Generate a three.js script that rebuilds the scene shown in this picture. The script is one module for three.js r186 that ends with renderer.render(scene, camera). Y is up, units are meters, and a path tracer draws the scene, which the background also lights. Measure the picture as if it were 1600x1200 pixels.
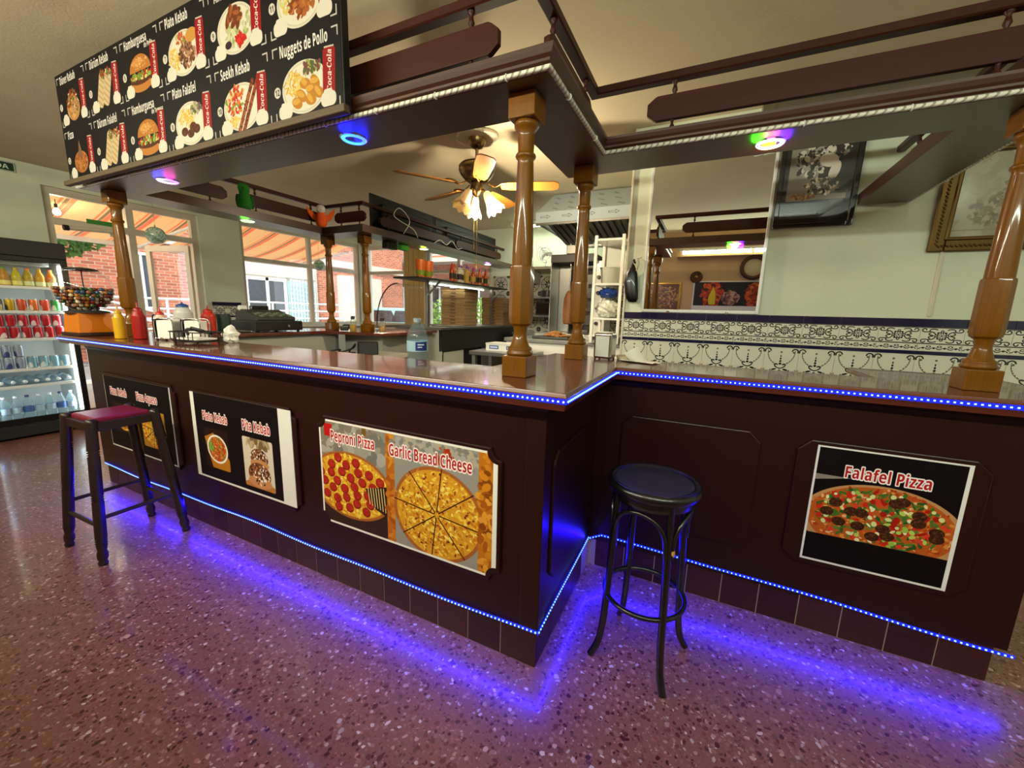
import * as THREE from 'three';
import { RoundedBoxGeometry } from 'three/addons/geometries/RoundedBoxGeometry.js';
import { mergeGeometries, mergeVertices, toCreasedNormals } from 'three/addons/utils/BufferGeometryUtils.js';
import { RectAreaLightUniformsLib } from 'three/addons/lights/RectAreaLightUniformsLib.js';

// ---------------------------------------------------------------- camera, sky, sun, exposure
const scene = new THREE.Scene();
const camera = new THREE.PerspectiveCamera(87.88, 1600 / 1200, 0.05, 200);
camera.position.set(0.363, 1.3252, 1.1211);
camera.rotation.set(-0.177, 0.4501, 0.0275, 'YXZ');
const renderer = new THREE.WebGLRenderer({ antialias: true });
renderer.toneMapping = THREE.LinearToneMapping;
renderer.toneMappingExposure = 1.0;
renderer.shadowMap.enabled = true;
RectAreaLightUniformsLib.init();
scene.background = new THREE.Color(0.80, 0.90, 1.0);
scene.backgroundIntensity = 3;
const sun = new THREE.DirectionalLight(0xfff0d8, 6.5);
sun.position.set(-4, 14, 2); sun.target.position.set(-9, 0, -5);
sun.castShadow = true;
Object.assign(sun.shadow.camera, { left: -18, right: 18, top: 18, bottom: -18, near: 0.5, far: 50 });
sun.shadow.mapSize.set(2048, 2048);
scene.add(sun, sun.target);

// area light: centre, size, the direction it faces, colour, intensity
function areaLight(pos, w, h, dir, color, intensity) {
  const l = new THREE.RectAreaLight(color, intensity, w, h);
  l.position.set(...pos);
  l.lookAt(pos[0] + dir[0], pos[1] + dir[1], pos[2] + dir[2]);
  scene.add(l);
  return l;
}

// ---------------------------------------------------------------- helpers
let seed = 12345;
const rnd = () => { seed = (seed * 1664525 + 1013904223) % 4294967296; return seed / 4294967296; };
const rr = (a, b) => a + (b - a) * rnd();
const pick = (a) => a[Math.floor(rnd() * a.length)];
const taken = new Map();
function numbered(name) {
  const n = taken.get(name) || 0; taken.set(name, n + 1);
  return n ? `${name}_${String(n).padStart(3, '0')}` : name;
}
function tag(o, label, category, group) {
  o.userData.label = label; o.userData.category = category;
  if (group) o.userData.group = group;
  return o;
}
function thing(name, label, category, pos = [0, 0, 0], turn = 0, group) {
  const o = new THREE.Group(); o.name = numbered(name); scene.add(o);
  o.position.set(...pos); o.rotation.y = turn;
  return tag(o, label, category, group);
}
function part(name, geo, mat, parent) {
  const m = new THREE.Mesh(Array.isArray(geo) ? join(geo) : geo, mat); m.name = name; parent.add(m); return m;
}
function solo(name, geo, mat, label, category, group, pos) {
  const m = new THREE.Mesh(Array.isArray(geo) ? join(geo) : geo, mat); m.name = numbered(name); scene.add(m);
  if (pos) m.position.set(...pos);
  return tag(m, label, category, group);
}
function struct(name, geo, mat) {
  const m = new THREE.Mesh(Array.isArray(geo) ? join(geo) : geo, mat); m.name = name; m.userData.kind = 'structure'; scene.add(m); return m;
}
function structGroup(name) { const g = new THREE.Group(); g.name = name; g.userData.kind = 'structure'; scene.add(g); return g; }
function copy(o, pos, turn, label, group) {
  const c = o.clone(); c.name = numbered(o.name.replace(/_\d{3}$/, '')); c.userData = { ...o.userData };
  if (pos) c.position.set(...pos);
  if (turn !== undefined && turn !== null) c.rotation.y = turn;
  if (label) c.userData.label = label;
  if (group) c.userData.group = group;
  scene.add(c); return c;
}
// uv in metres by box projection; u runs along the grain axis
function uvm(geo, grain = 'x') {
  const g = geo.index ? geo.toNonIndexed() : geo;
  const p = g.attributes.position, uv = new Float32Array(p.count * 2);
  const a = new THREE.Vector3(), b = new THREE.Vector3(), c = new THREE.Vector3(), n = new THREE.Vector3();
  for (let i = 0; i < p.count; i += 3) {
    a.fromBufferAttribute(p, i); b.fromBufferAttribute(p, i + 1); c.fromBufferAttribute(p, i + 2);
    n.copy(b).sub(a).cross(c.clone().sub(a));
    const ax = Math.abs(n.x), ay = Math.abs(n.y), az = Math.abs(n.z);
    let u, v;
    if (ax >= ay && ax >= az) { u = 'z'; v = 'y'; } else if (ay >= az) { u = 'x'; v = 'z'; } else { u = 'x'; v = 'y'; }
    if (grain === v) [u, v] = [v, u];
    for (let k = 0; k < 3; k++) {
      const q = [a, b, c][k];
      uv[(i + k) * 2] = q[u]; uv[(i + k) * 2 + 1] = q[v];
    }
  }
  g.setAttribute('uv', new THREE.BufferAttribute(uv, 2));
  return g;
}
function join(list) {
  const gs = list.map((g) => {
    const q = g.index ? g.toNonIndexed() : g.clone();
    for (const k of Object.keys(q.attributes)) if (!['position', 'normal', 'uv'].includes(k)) q.deleteAttribute(k);
    if (!q.attributes.normal) q.computeVertexNormals();
    if (!q.attributes.uv) q.setAttribute('uv', new THREE.BufferAttribute(new Float32Array(q.attributes.position.count * 2), 2));
    return q;
  });
  return mergeGeometries(gs);
}
// a box between two corners, uv in metres
function bx(x0, x1, y0, y1, z0, z1, grain = 'x') {
  const g = new THREE.BoxGeometry(Math.abs(x1 - x0), Math.abs(y1 - y0), Math.abs(z1 - z0));
  g.translate((x0 + x1) / 2, (y0 + y1) / 2, (z0 + z1) / 2);
  return uvm(g, grain);
}
function rbx(x0, x1, y0, y1, z0, z1, r = 0.005, grain = 'x', seg = 2) {
  const w = Math.abs(x1 - x0), h = Math.abs(y1 - y0), d = Math.abs(z1 - z0);
  const g = new RoundedBoxGeometry(w, h, d, seg, Math.min(r, w / 2.01, h / 2.01, d / 2.01));
  g.translate((x0 + x1) / 2, (y0 + y1) / 2, (z0 + z1) / 2);
  return uvm(g, grain);
}
const move = (g, x, y, z) => g.translate(x, y, z);
function cyl(r0, r1, h, seg = 20, y0 = 0, open = false) { const g = new THREE.CylinderGeometry(r1, r0, h, seg, 1, open); g.translate(0, y0 + h / 2, 0); return g; }
function lathe(pts, seg = 24) { return new THREE.LatheGeometry(pts.map(([r, y]) => new THREE.Vector2(Math.max(r, 1e-4), y)), seg); }
function bar(a, b, r, seg = 8, r2) {
  const A = new THREE.Vector3(...a), B = new THREE.Vector3(...b), d = B.clone().sub(A), L = d.length();
  const g = new THREE.CylinderGeometry(r2 ?? r, r, L, seg);
  g.translate(0, L / 2, 0);
  g.applyQuaternion(new THREE.Quaternion().setFromUnitVectors(new THREE.Vector3(0, 1, 0), d.normalize()));
  g.translate(...a);
  return g;
}
function beam(a, b, w, h) { // square bar between two points
  const A = new THREE.Vector3(...a), B = new THREE.Vector3(...b), L = A.distanceTo(B);
  const g = new THREE.BoxGeometry(w, h, L);
  const m = new THREE.Matrix4().lookAt(A, B, new THREE.Vector3(0, 1, 0.0001));
  g.applyMatrix4(m); const c = A.add(B).multiplyScalar(0.5); g.translate(c.x, c.y, c.z);
  return uvm(g);
}
function tube(pts, r, seg = 32, rad = 8, closed = false, kind = 'centripetal') {
  return new THREE.TubeGeometry(new THREE.CatmullRomCurve3(pts.map((p) => new THREE.Vector3(...p)), closed, kind), seg, r, rad, closed);
}
// a profile [[out, up], ...] swept along a plan path [[x, z], ...] with mitred corners
function sweep(profile, path, y = 0, grainScale = 1) {
  const n = path.length, m = profile.length, rings = [];
  let len = 0; const lens = [];
  for (let i = 0; i < n; i++) {
    const nrm = (p, q) => { const dx = q[0] - p[0], dz = q[1] - p[1], L = Math.hypot(dx, dz); return [-dz / L, dx / L]; };
    const a = i > 0 ? nrm(path[i - 1], path[i]) : null, b = i < n - 1 ? nrm(path[i], path[i + 1]) : null;
    let o;
    if (a && b) { const s = [a[0] + b[0], a[1] + b[1]], k = 2 / (s[0] * s[0] + s[1] * s[1]); o = [s[0] * k, s[1] * k]; } else o = a || b;
    if (i) len += Math.hypot(path[i][0] - path[i - 1][0], path[i][1] - path[i - 1][1]);
    lens.push(len);
    rings.push(profile.map(([out, up]) => [path[i][0] + o[0] * out, y + up, path[i][1] + o[1] * out]));
  }
  const pos = [], uv = []; let per = [0];
  for (let j = 1; j <= m; j++) { const p = profile[j - 1], q = profile[j % m]; per.push(per[j - 1] + Math.hypot(q[0] - p[0], q[1] - p[1])); }
  const quad = (A, B, C, D, ua, ub, va, vb) => { pos.push(...A, ...B, ...C, ...A, ...C, ...D); uv.push(ua, va, ub, va, ub, vb, ua, va, ub, vb, ua, vb); };
  for (let i = 0; i < n - 1; i++) for (let j = 0; j < m; j++) {
    const k = (j + 1) % m;
    quad(rings[i][j], rings[i + 1][j], rings[i + 1][k], rings[i][k], lens[i] * grainScale, lens[i + 1] * grainScale, per[j], per[j + 1]);
  }
  const contour = profile.map((p) => new THREE.Vector2(...p));
  const tris = THREE.ShapeUtils.triangulateShape(contour, []);
  for (const t of tris) for (const [ring, ord] of [[rings[0], t], [rings[n - 1], [t[0], t[2], t[1]]]]) for (const k of ord) { pos.push(...ring[k]); uv.push(profile[k][0], profile[k][1]); }
  const g = new THREE.BufferGeometry();
  g.setAttribute('position', new THREE.Float32BufferAttribute(pos, 3));
  g.setAttribute('uv', new THREE.Float32BufferAttribute(uv, 2));
  g.computeVertexNormals();
  return g;
}
const shapeOf = (pts) => { const s = new THREE.Shape(); pts.forEach(([x, y], i) => (i ? s.lineTo(x, y) : s.moveTo(x, y))); return s; };
function extrude(shape, depth, bevel = 0, seg = 2) {
  return new THREE.ExtrudeGeometry(shape, { depth: depth - 2 * bevel, bevelEnabled: bevel > 0, bevelSize: bevel, bevelThickness: bevel, bevelSegments: seg, bevelOffset: -bevel, curveSegments: 10 }).translate(0, 0, bevel);
}
// plan polygon [[x, z], ...] as a slab from y0 to y1
function slab(pts, y0, y1, bevel = 0, grain = 'x') {
  const g = extrude(shapeOf(pts.map(([x, z]) => [x, -z])), y1 - y0, bevel);
  g.rotateX(-Math.PI / 2); g.translate(0, y0, 0);
  return uvm(g, grain);
}
// wall slab in the plane of u and y with rectangular holes; axis 'x': the wall stands at x, u is z
function wallSlab(axis, at, thick, u0, u1, y0, y1, holes = []) {
  const s = shapeOf([[u0, y0], [u1, y0], [u1, y1], [u0, y1]]);
  for (const [a, b, c, d] of holes) { const h = new THREE.Path(); h.moveTo(a, c); h.lineTo(a, d); h.lineTo(b, d); h.lineTo(b, c); h.closePath(); s.holes.push(h); }
  const g = new THREE.ExtrudeGeometry(s, { depth: Math.abs(thick), bevelEnabled: false });
  if (axis === 'z') g.translate(0, 0, thick < 0 ? at + thick : at);
  else { g.rotateY(-Math.PI / 2); g.translate(thick < 0 ? at : at + thick, 0, 0); }
  return uvm(g);
}
// ---------------------------------------------------------------- textures
function tex(w, h, draw, { srgb = true, repeat = null } = {}) {
  const c = document.createElement('canvas'); c.width = w; c.height = h;
  const x = c.getContext('2d'); draw(x, w, h);
  const t = new THREE.CanvasTexture(c);
  if (srgb) t.colorSpace = THREE.SRGBColorSpace;
  t.wrapS = t.wrapT = THREE.RepeatWrapping; t.anisotropy = 8;
  if (repeat) t.repeat.set(...repeat);
  return t;
}
const rgb = (r, g, b, a = 1) => `rgba(${Math.round(r)},${Math.round(g)},${Math.round(b)},${a})`;
const shade = (c, k) => rgb(c[0] * k, c[1] * k, c[2] * k);
function grainTex(base, amp = 0.3, repeat = [1, 2]) {
  return tex(512, 512, (x, w, h) => {
    x.fillStyle = shade(base, 1); x.fillRect(0, 0, w, h);
    for (let i = 0; i < 900; i++) {
      const y = rnd() * h, k = 1 + (rnd() - 0.5) * 2 * amp, t = rr(0.4, 2.2), x0 = rr(-200, w), L = rr(80, 500);
      x.strokeStyle = rgb(base[0] * k, base[1] * k, base[2] * k, rr(0.2, 0.7)); x.lineWidth = t;
      for (const o of [0, -w]) {
        x.beginPath(); x.moveTo(x0 + o, y);
        x.bezierCurveTo(x0 + o + L * 0.3, y + rr(-3, 3), x0 + o + L * 0.6, y + rr(-3, 3), x0 + o + L, y); x.stroke();
      }
    }
  }, { repeat });
}
function mottleTex(base, amp = 0.08, size = 512, blobs = 500, rMax = 40, repeat = [0.5, 0.5]) {
  return tex(size, size, (x, w, h) => {
    x.fillStyle = shade(base, 1); x.fillRect(0, 0, w, h);
    for (let i = 0; i < blobs; i++) {
      const k = 1 + (rnd() - 0.5) * 2 * amp, r = rr(2, rMax), px = rnd() * w, py = rnd() * h;
      for (const ox of [0, -w, w]) for (const oy of [0, -h, h]) {
        if (px + ox + r < 0 || px + ox - r > w || py + oy + r < 0 || py + oy - r > h) continue;
        const g = x.createRadialGradient(px + ox, py + oy, 0, px + ox, py + oy, r);
        g.addColorStop(0, rgb(base[0] * k, base[1] * k, base[2] * k, 0.5)); g.addColorStop(1, rgb(base[0] * k, base[1] * k, base[2] * k, 0));
        x.fillStyle = g; x.fillRect(px + ox - r, py + oy - r, 2 * r, 2 * r);
      }
    }
    for (let i = 0; i < 6000; i++) { x.fillStyle = rgb(base[0] * rr(0.8, 1.15), base[1] * rr(0.8, 1.15), base[2] * rr(0.8, 1.15), 0.25); x.fillRect(rnd() * w, rnd() * h, rr(0.6, 1.6), rr(0.6, 1.6)); }
  }, { repeat });
}
const std = (o) => new THREE.MeshStandardMaterial(o);
const phy = (o) => new THREE.MeshPhysicalMaterial(o);
const plasterBump = tex(512, 512, (x, w, h) => {
  x.fillStyle = '#808080'; x.fillRect(0, 0, w, h);
  for (let i = 0; i < 9000; i++) { const v = Math.floor(rr(60, 200)); x.fillStyle = `rgba(${v},${v},${v},0.25)`; x.beginPath(); x.arc(rnd() * w, rnd() * h, rr(0.8, 3.5), 0, 7); x.fill(); }
}, { srgb: false, repeat: [1.2, 1.2] });

const terrazzo = tex(2048, 2048, (x, w, h) => {
  x.fillStyle = '#a06c5c'; x.fillRect(0, 0, w, h);
  for (let i = 0; i < 9000; i++) { x.fillStyle = pick(['rgba(186,134,114,.5)', 'rgba(150,98,82,.5)', 'rgba(168,116,98,.5)', 'rgba(196,150,130,.4)']); x.beginPath(); x.arc(rnd() * w, rnd() * h, rr(2, 7), 0, 7); x.fill(); }
  const cols = [[138, 76, 62], [104, 48, 42], [92, 42, 38], [158, 96, 80], [186, 132, 114], [204, 156, 138], [216, 178, 164], [238, 220, 208], [150, 92, 78], [116, 58, 48], [176, 124, 108], [140, 100, 78], [168, 118, 98], [128, 68, 58], [196, 146, 128]];
  const chip = (px, py, r, c, a) => {
    const n = 5 + Math.floor(rnd() * 4), an = rnd() * 7, st = rr(0.45, 1);
    const pts = []; for (let k = 0; k < n; k++) { const t = an + (k / n) * 6.283 + rr(-0.25, 0.25), q = r * rr(0.65, 1.1); pts.push([Math.cos(t) * q, Math.sin(t) * q * st]); }
    const ro = rnd() * 7, cs = Math.cos(ro), sn = Math.sin(ro);
    x.fillStyle = rgb(c[0] * a, c[1] * a, c[2] * a);
    for (const ox of [0, -w, w]) for (const oy of [0, -h, h]) {
      if (px + ox < -40 || px + ox > w + 40 || py + oy < -40 || py + oy > h + 40) continue;
      x.beginPath(); pts.forEach(([u, v], k) => { const X = px + ox + u * cs - v * sn, Y = py + oy + u * sn + v * cs; k ? x.lineTo(X, Y) : x.moveTo(X, Y); }); x.closePath(); x.fill();
    }
  };
  for (let i = 0; i < 9000; i++) chip(rnd() * w, rnd() * h, rr(2, 6), pick(cols), rr(0.85, 1.1));
  for (let i = 0; i < 7500; i++) chip(rnd() * w, rnd() * h, rr(6, 14) , pick(cols), rr(0.85, 1.1));
  for (let i = 0; i < 500; i++) chip(rnd() * w, rnd() * h, rr(12, 18), pick(cols), rr(0.85, 1.1));
}, { repeat: [1 / 1.5, 1 / 1.5] });

// ---------------------------------------------------------------- materials
const MAT = {
  floor: phy({ map: terrazzo, color: '#d6cecb', roughness: 0.3, clearcoat: 0.45, clearcoatRoughness: 0.1 }),
  ceiling: std({ map: mottleTex([206, 194, 164], 0.04, 512, 300, 60, [0.4, 0.4]), roughness: 0.95, bumpMap: plasterBump, bumpScale: 0.003 }),
  wall: std({ map: mottleTex([212, 218, 194], 0.05, 512, 300, 60, [0.4, 0.4]), roughness: 0.9, bumpMap: plasterBump, bumpScale: 0.003 }),
  wallBeige: std({ map: mottleTex([214, 180, 130], 0.05, 512, 300, 60, [0.4, 0.4]), roughness: 0.9 }),
  white: std({ color: '#dcdcd2', roughness: 0.6 }),
  whiteFrame: std({ map: mottleTex([206, 198, 176], 0.05, 256, 200, 30, [1, 1]), roughness: 0.5 }),
  whiteGloss: phy({ color: '#e6e6e0', roughness: 0.25, clearcoat: 0.4 }),
  bodyWood: phy({ map: grainTex([40, 15, 9], 0.25, [0.7, 2.2]), roughness: 0.36, specularIntensity: 0.45, clearcoat: 0.12, clearcoatRoughness: 0.2 }),
  topWood: phy({ map: grainTex([92, 38, 24], 0.2, [0.6, 2.2]), roughness: 0.26, clearcoat: 0.6, clearcoatRoughness: 0.07 }),
  canopyWood: phy({ map: grainTex([62, 31, 16], 0.3, [0.6, 2.2]), roughness: 0.4, clearcoat: 0.35, clearcoatRoughness: 0.28 }),
  railWood: phy({ map: grainTex([56, 21, 11], 0.3, [0.6, 2.2]), roughness: 0.42, specularIntensity: 0.4, clearcoat: 0.08, clearcoatRoughness: 0.3 }),
  colWood: phy({ map: grainTex([112, 68, 6], 0.3, [1.5, 4]), roughness: 0.34, specularIntensity: 0.35, clearcoat: 0.4, clearcoatRoughness: 0.06 }),
  plankWood: std({ map: grainTex([84, 66, 44], 0.3, [1, 3]), roughness: 0.7 }),
  postWood: std({ map: grainTex([196, 166, 100], 0.25, [1, 3]), roughness: 0.7 }),
  stoolWood: phy({ map: grainTex([40, 26, 18], 0.35, [2, 5]), roughness: 0.35, clearcoat: 0.4, clearcoatRoughness: 0.25 }),
  stoolBlack: phy({ color: '#0d0b0a', roughness: 0.28, clearcoat: 0.5, clearcoatRoughness: 0.2 }),
  burgundy: phy({ color: '#7c1530', roughness: 0.33, clearcoat: 0.3, clearcoatRoughness: 0.3 }),
  baseTile: [[58, 26, 19], [50, 23, 18], [64, 30, 21]].map((c) => phy({ map: mottleTex(c, 0.25, 128, 60, 30, [3, 3]), roughness: 0.3, specularIntensity: 0.4, clearcoat: 0.1 })),
  grout: std({ color: '#a08a70', roughness: 0.95 }),
  steel: std({ color: '#a9a9a4', metalness: 1, roughness: 0.32 }),
  steelDull: std({ color: '#8a8a84', metalness: 0.9, roughness: 0.45 }),
  darkSteel: std({ color: '#4c4b48', metalness: 0.8, roughness: 0.4 }),
  chrome: std({ color: '#d6d6d6', metalness: 1, roughness: 0.12 }),
  brass: std({ color: '#b08a4a', metalness: 1, roughness: 0.25 }),
  antique: std({ color: '#8a744e', metalness: 1, roughness: 0.28 }),
  black: std({ color: '#0c0c0d', roughness: 0.45 }),
  blackGloss: phy({ color: '#08080a', roughness: 0.15, clearcoat: 0.6 }),
  darkGrey: std({ color: '#2b2c2e', roughness: 0.5 }),
  grey: std({ color: '#8e8e88', roughness: 0.6 }),
  pane: phy({ color: '#ffffff', transmission: 1, thickness: 0, roughness: 0.0, ior: 1.45 }),
  glass: phy({ color: '#ffffff', transmission: 1, thickness: 0, roughness: 0.02, ior: 1.45 }),
  mirror: std({ color: '#e4e6de', metalness: 1, roughness: 0.0 }),
  paper: std({ color: '#efece2', roughness: 0.8 }),
  card: std({ map: mottleTex([150, 116, 74], 0.08, 256, 200, 20, [2, 2]), roughness: 0.85 }),
  navy: phy({ color: '#11123c', roughness: 0.15, clearcoat: 0.6 }),
  red: phy({ color: '#a81410', roughness: 0.35, clearcoat: 0.3 }),
  orange: phy({ color: '#d8780e', roughness: 0.35, clearcoat: 0.3 }),
  green: std({ color: '#1c5a22', roughness: 0.8 }),
};
const emit = (color, k, base = '#ffffff') => std({ color: base, emissive: new THREE.Color(color), emissiveIntensity: k, roughness: 0.6 });
// ---------------------------------------------------------------- the room
const CEIL = 2.705, XL = -6.1, ZF = -5.1, ZB = -2.22, XR = 3.0, ZN = 1.9;
struct('floor', bx(XL - 0.2, XR + 0.2, -0.12, 0, ZF - 0.2, ZN + 0.2), MAT.floor);
struct('ceiling', bx(XL - 0.2, XR + 0.2, CEIL, CEIL + 0.35, ZF - 0.2, ZN + 0.2), MAT.ceiling);
struct('wall_left', wallSlab('x', XL, -0.2, ZF - 0.2, ZN + 0.2, -0.1, CEIL, [[-2.17, -0.72, 0.0, 2.52], [-5.04, -2.72, 1.0, 2.58]]), MAT.wall);
struct('wall_far', wallSlab('z', ZF, -0.2, XL, XR + 0.2, -0.1, CEIL, [[-6.04, -5.0, 1.0, 2.55], [-4.5, -3.1, 1.0, 2.45]]), MAT.wall);
struct('wall_back', wallSlab('z', ZB, -0.15, -0.27, XR, 0, CEIL), MAT.wall);
struct('wall_kitchen', wallSlab('x', -0.12, -0.15, ZF, ZB - 0.15, 0, CEIL), MAT.wall);
struct('wall_right', wallSlab('x', XR, 0.2, ZF - 0.2, ZN + 0.2, -0.1, CEIL), MAT.wall);
struct('wall_front', wallSlab('z', ZN, 0.2, XL, XR, -0.1, CEIL), MAT.wallBeige);

// frames with panes: u0,u1,y0,y1 in the plane of the wall; bars lists mullions
function makeWindow(n, axis, at, u0, u1, y0, y1, fw, mullions, transoms, skip = []) {
  const g = structGroup('window_' + n), d = 0.07;
  const B = (a, b, c, e, dd = d) => (axis === 'x' ? bx(at - dd / 2, at + dd / 2, c, e, a, b) : bx(a, b, c, e, at - dd / 2, at + dd / 2));
  part('window_frame', [B(u0, u0 + fw, y0, y1), B(u1 - fw, u1, y0, y1), B(u0 + fw, u1 - fw, y1 - fw, y1), B(u0 + fw, u1 - fw, y0, y0 + fw)], MAT.whiteFrame, g);
  const us = [u0 + fw, ...mullions, u1 - fw], ys = [y0 + fw, ...transoms, y1 - fw];
  for (const m of mullions) part('mullion', B(m - fw / 2, m + fw / 2, y0 + fw, y1 - fw), MAT.whiteFrame, g);
  for (const t of transoms) part('transom', B(u0 + fw, u1 - fw, t - fw / 2, t + fw / 2, d + 0.01), MAT.whiteFrame, g);
  for (let i = 0; i < us.length - 1; i++) for (let j = 0; j < ys.length - 1; j++) {
    if (skip.some(([a, b]) => a === i && b === j)) continue;
    const a = us[i] + (i ? fw / 2 : 0), b = us[i + 1] - (i < us.length - 2 ? fw / 2 : 0), c = ys[j] + (j ? fw / 2 : 0), e = ys[j + 1] - (j < ys.length - 2 ? fw / 2 : 0);
    part('pane', B(a, b, c, e, 0.006), MAT.pane, g);
  }
  return g;
}
makeWindow(1, 'x', XL - 0.08, -2.17, -0.72, 0, 2.52, 0.07, [-1.45], [2.18], [[0, 0], [1, 0]]);
makeWindow(2, 'x', XL - 0.08, -5.04, -2.72, 1.0, 2.58, 0.06, [-3.93], [2.04]);
makeWindow(3, 'z', ZF - 0.08, -6.04, -5.0, 1.0, 2.55, 0.06, [], [2.04]);
makeWindow(4, 'z', ZF - 0.08, -4.5, -3.1, 1.0, 2.45, 0.06, [-3.8], [2.04]);
// open glass door leaf, hinged on the pillar side and swung outwards
{
  const g = structGroup('door_1'); g.position.set(XL - 0.14, 0, -2.1); g.rotation.y = 0.28;
  part('door_frame', [bx(-0.72, -0.65, 0.02, 2.12, -0.02, 0.02), bx(-0.07, 0, 0.02, 2.12, -0.02, 0.02), bx(-0.65, -0.07, 2.04, 2.12, -0.02, 0.02), bx(-0.65, -0.07, 0.02, 0.16, -0.02, 0.02), bx(-0.65, -0.07, 0.92, 1.0, -0.02, 0.02)], MAT.whiteFrame, g);
  part('pane', bx(-0.65, -0.07, 1.0, 2.04, -0.003, 0.003), MAT.pane, g);
  part('pane', bx(-0.65, -0.07, 0.16, 0.92, -0.003, 0.003), MAT.pane, g);
  part('door_handle', tube([[-0.68, 0.95, 0.02], [-0.68, 0.95, 0.06], [-0.68, 1.15, 0.06], [-0.68, 1.15, 0.02]], 0.009, 20, 6), MAT.black, g);
}
// plain sills under the windows
struct('trim_1', rbx(XL - 0.02, XL + 0.1, 0.975, 1.0, -5.04, -2.72, 0.006, 'z'), MAT.whiteFrame);
struct('trim_2', rbx(-4.5, -3.1, 0.975, 1.0, ZF - 0.02, ZF + 0.1, 0.006), MAT.whiteFrame);
// light wooden cladding on the post between the far windows
{
  const g = structGroup('trim_3');
  for (let i = 0; i < 4; i++) part('plank', rbx(-4.99 + i * 0.12, -4.875 + i * 0.12, 0.0, 2.6, ZF, ZF + 0.045, 0.006, 'y'), MAT.postWood, g);
}
// vertical cable trunking on the back wall
struct('trim_4', rbx(1.555, 1.575, 1.37, CEIL, ZB, ZB + 0.012, 0.003, 'y'), MAT.whiteFrame);
struct('trim_5', rbx(-0.275, -0.258, 0.9, CEIL, ZB - 0.15, ZB + 0.012, 0.003, 'y'), MAT.whiteFrame);

// ---------------------------------------------------------------- patterned wall tiles
const ink = '#15161e';
function scrolls(x, w, h, col = ink, lw = 5) {
  x.strokeStyle = col; x.fillStyle = col; x.lineWidth = lw; x.lineCap = 'round';
  for (const sx of [-1, 1]) for (const sy of [-1, 1]) {
    x.save(); x.translate(w / 2, h / 2); x.scale(sx, sy);
    x.beginPath(); x.moveTo(w * 0.14, h * 0.06); x.bezierCurveTo(w * 0.22, h * 0.42, w * 0.4, h * 0.1, w * 0.46, h * 0.3); x.bezierCurveTo(w * 0.47, h * 0.46, w * 0.36, h * 0.46, w * 0.37, h * 0.34); x.stroke();
    x.beginPath(); x.moveTo(w * 0.12, h * 0.36); x.bezierCurveTo(w * 0.2, h * 0.46, w * 0.3, h * 0.4, w * 0.29, h * 0.28); x.stroke();
    x.beginPath(); x.moveTo(w * 0.2, h * 0.02); x.bezierCurveTo(w * 0.3, h * 0.02, w * 0.33, h * 0.14, w * 0.26, h * 0.17); x.stroke();
    x.restore();
  }
  x.save(); x.translate(w / 2, h / 2);
  x.lineWidth = lw * 0.8; for (let k = 0; k < 4; k++) { x.rotate(Math.PI / 2); x.strokeRect(h * 0.05, h * 0.05, h * 0.15, h * 0.15); x.beginPath(); x.arc(h * 0.26, 0, h * 0.06, 0, 7); x.stroke(); x.beginPath(); x.arc(h * 0.16, h * 0.16, h * 0.045, 0, 7); x.fill(); }
  x.fillStyle = '#d8d6c8'; x.beginPath(); x.arc(0, 0, h * 0.09, 0, 7); x.fill(); x.fillStyle = col; x.beginPath(); x.arc(0, 0, h * 0.05, 0, 7); x.fill();
  x.restore();
}
const creamTile = '#dddcca';
const tileBandTex = tex(512, 256, (x, w, h) => { x.fillStyle = creamTile; x.fillRect(0, 0, w, h); scrolls(x, w, h, ink, 15); x.fillRect(0, 0, w, 9); x.fillRect(0, h - 9, w, 9); });
const tileBorderTex = tex(512, 192, (x, w, h) => {
  x.fillStyle = creamTile; x.fillRect(0, 0, w, h); x.strokeStyle = '#26262c'; x.lineWidth = 15;
  for (let i = 0; i < 4; i++) { const c = (i + 0.5) * w / 4; x.beginPath(); x.arc(c, h * 0.75, w / 11, Math.PI, 0); x.stroke(); x.beginPath(); x.arc(c + w / 8, h * 0.35, w / 22, 0, 7); x.stroke(); x.fillStyle = '#26262c'; x.beginPath(); x.ellipse(c, h * 0.55, 16, 26, 0, 0, 7); x.fill(); x.beginPath(); x.arc(c - w / 8, h * 0.7, 13, 0, 7); x.fill(); }
  x.fillRect(0, 0, w, 7);
});
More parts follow.
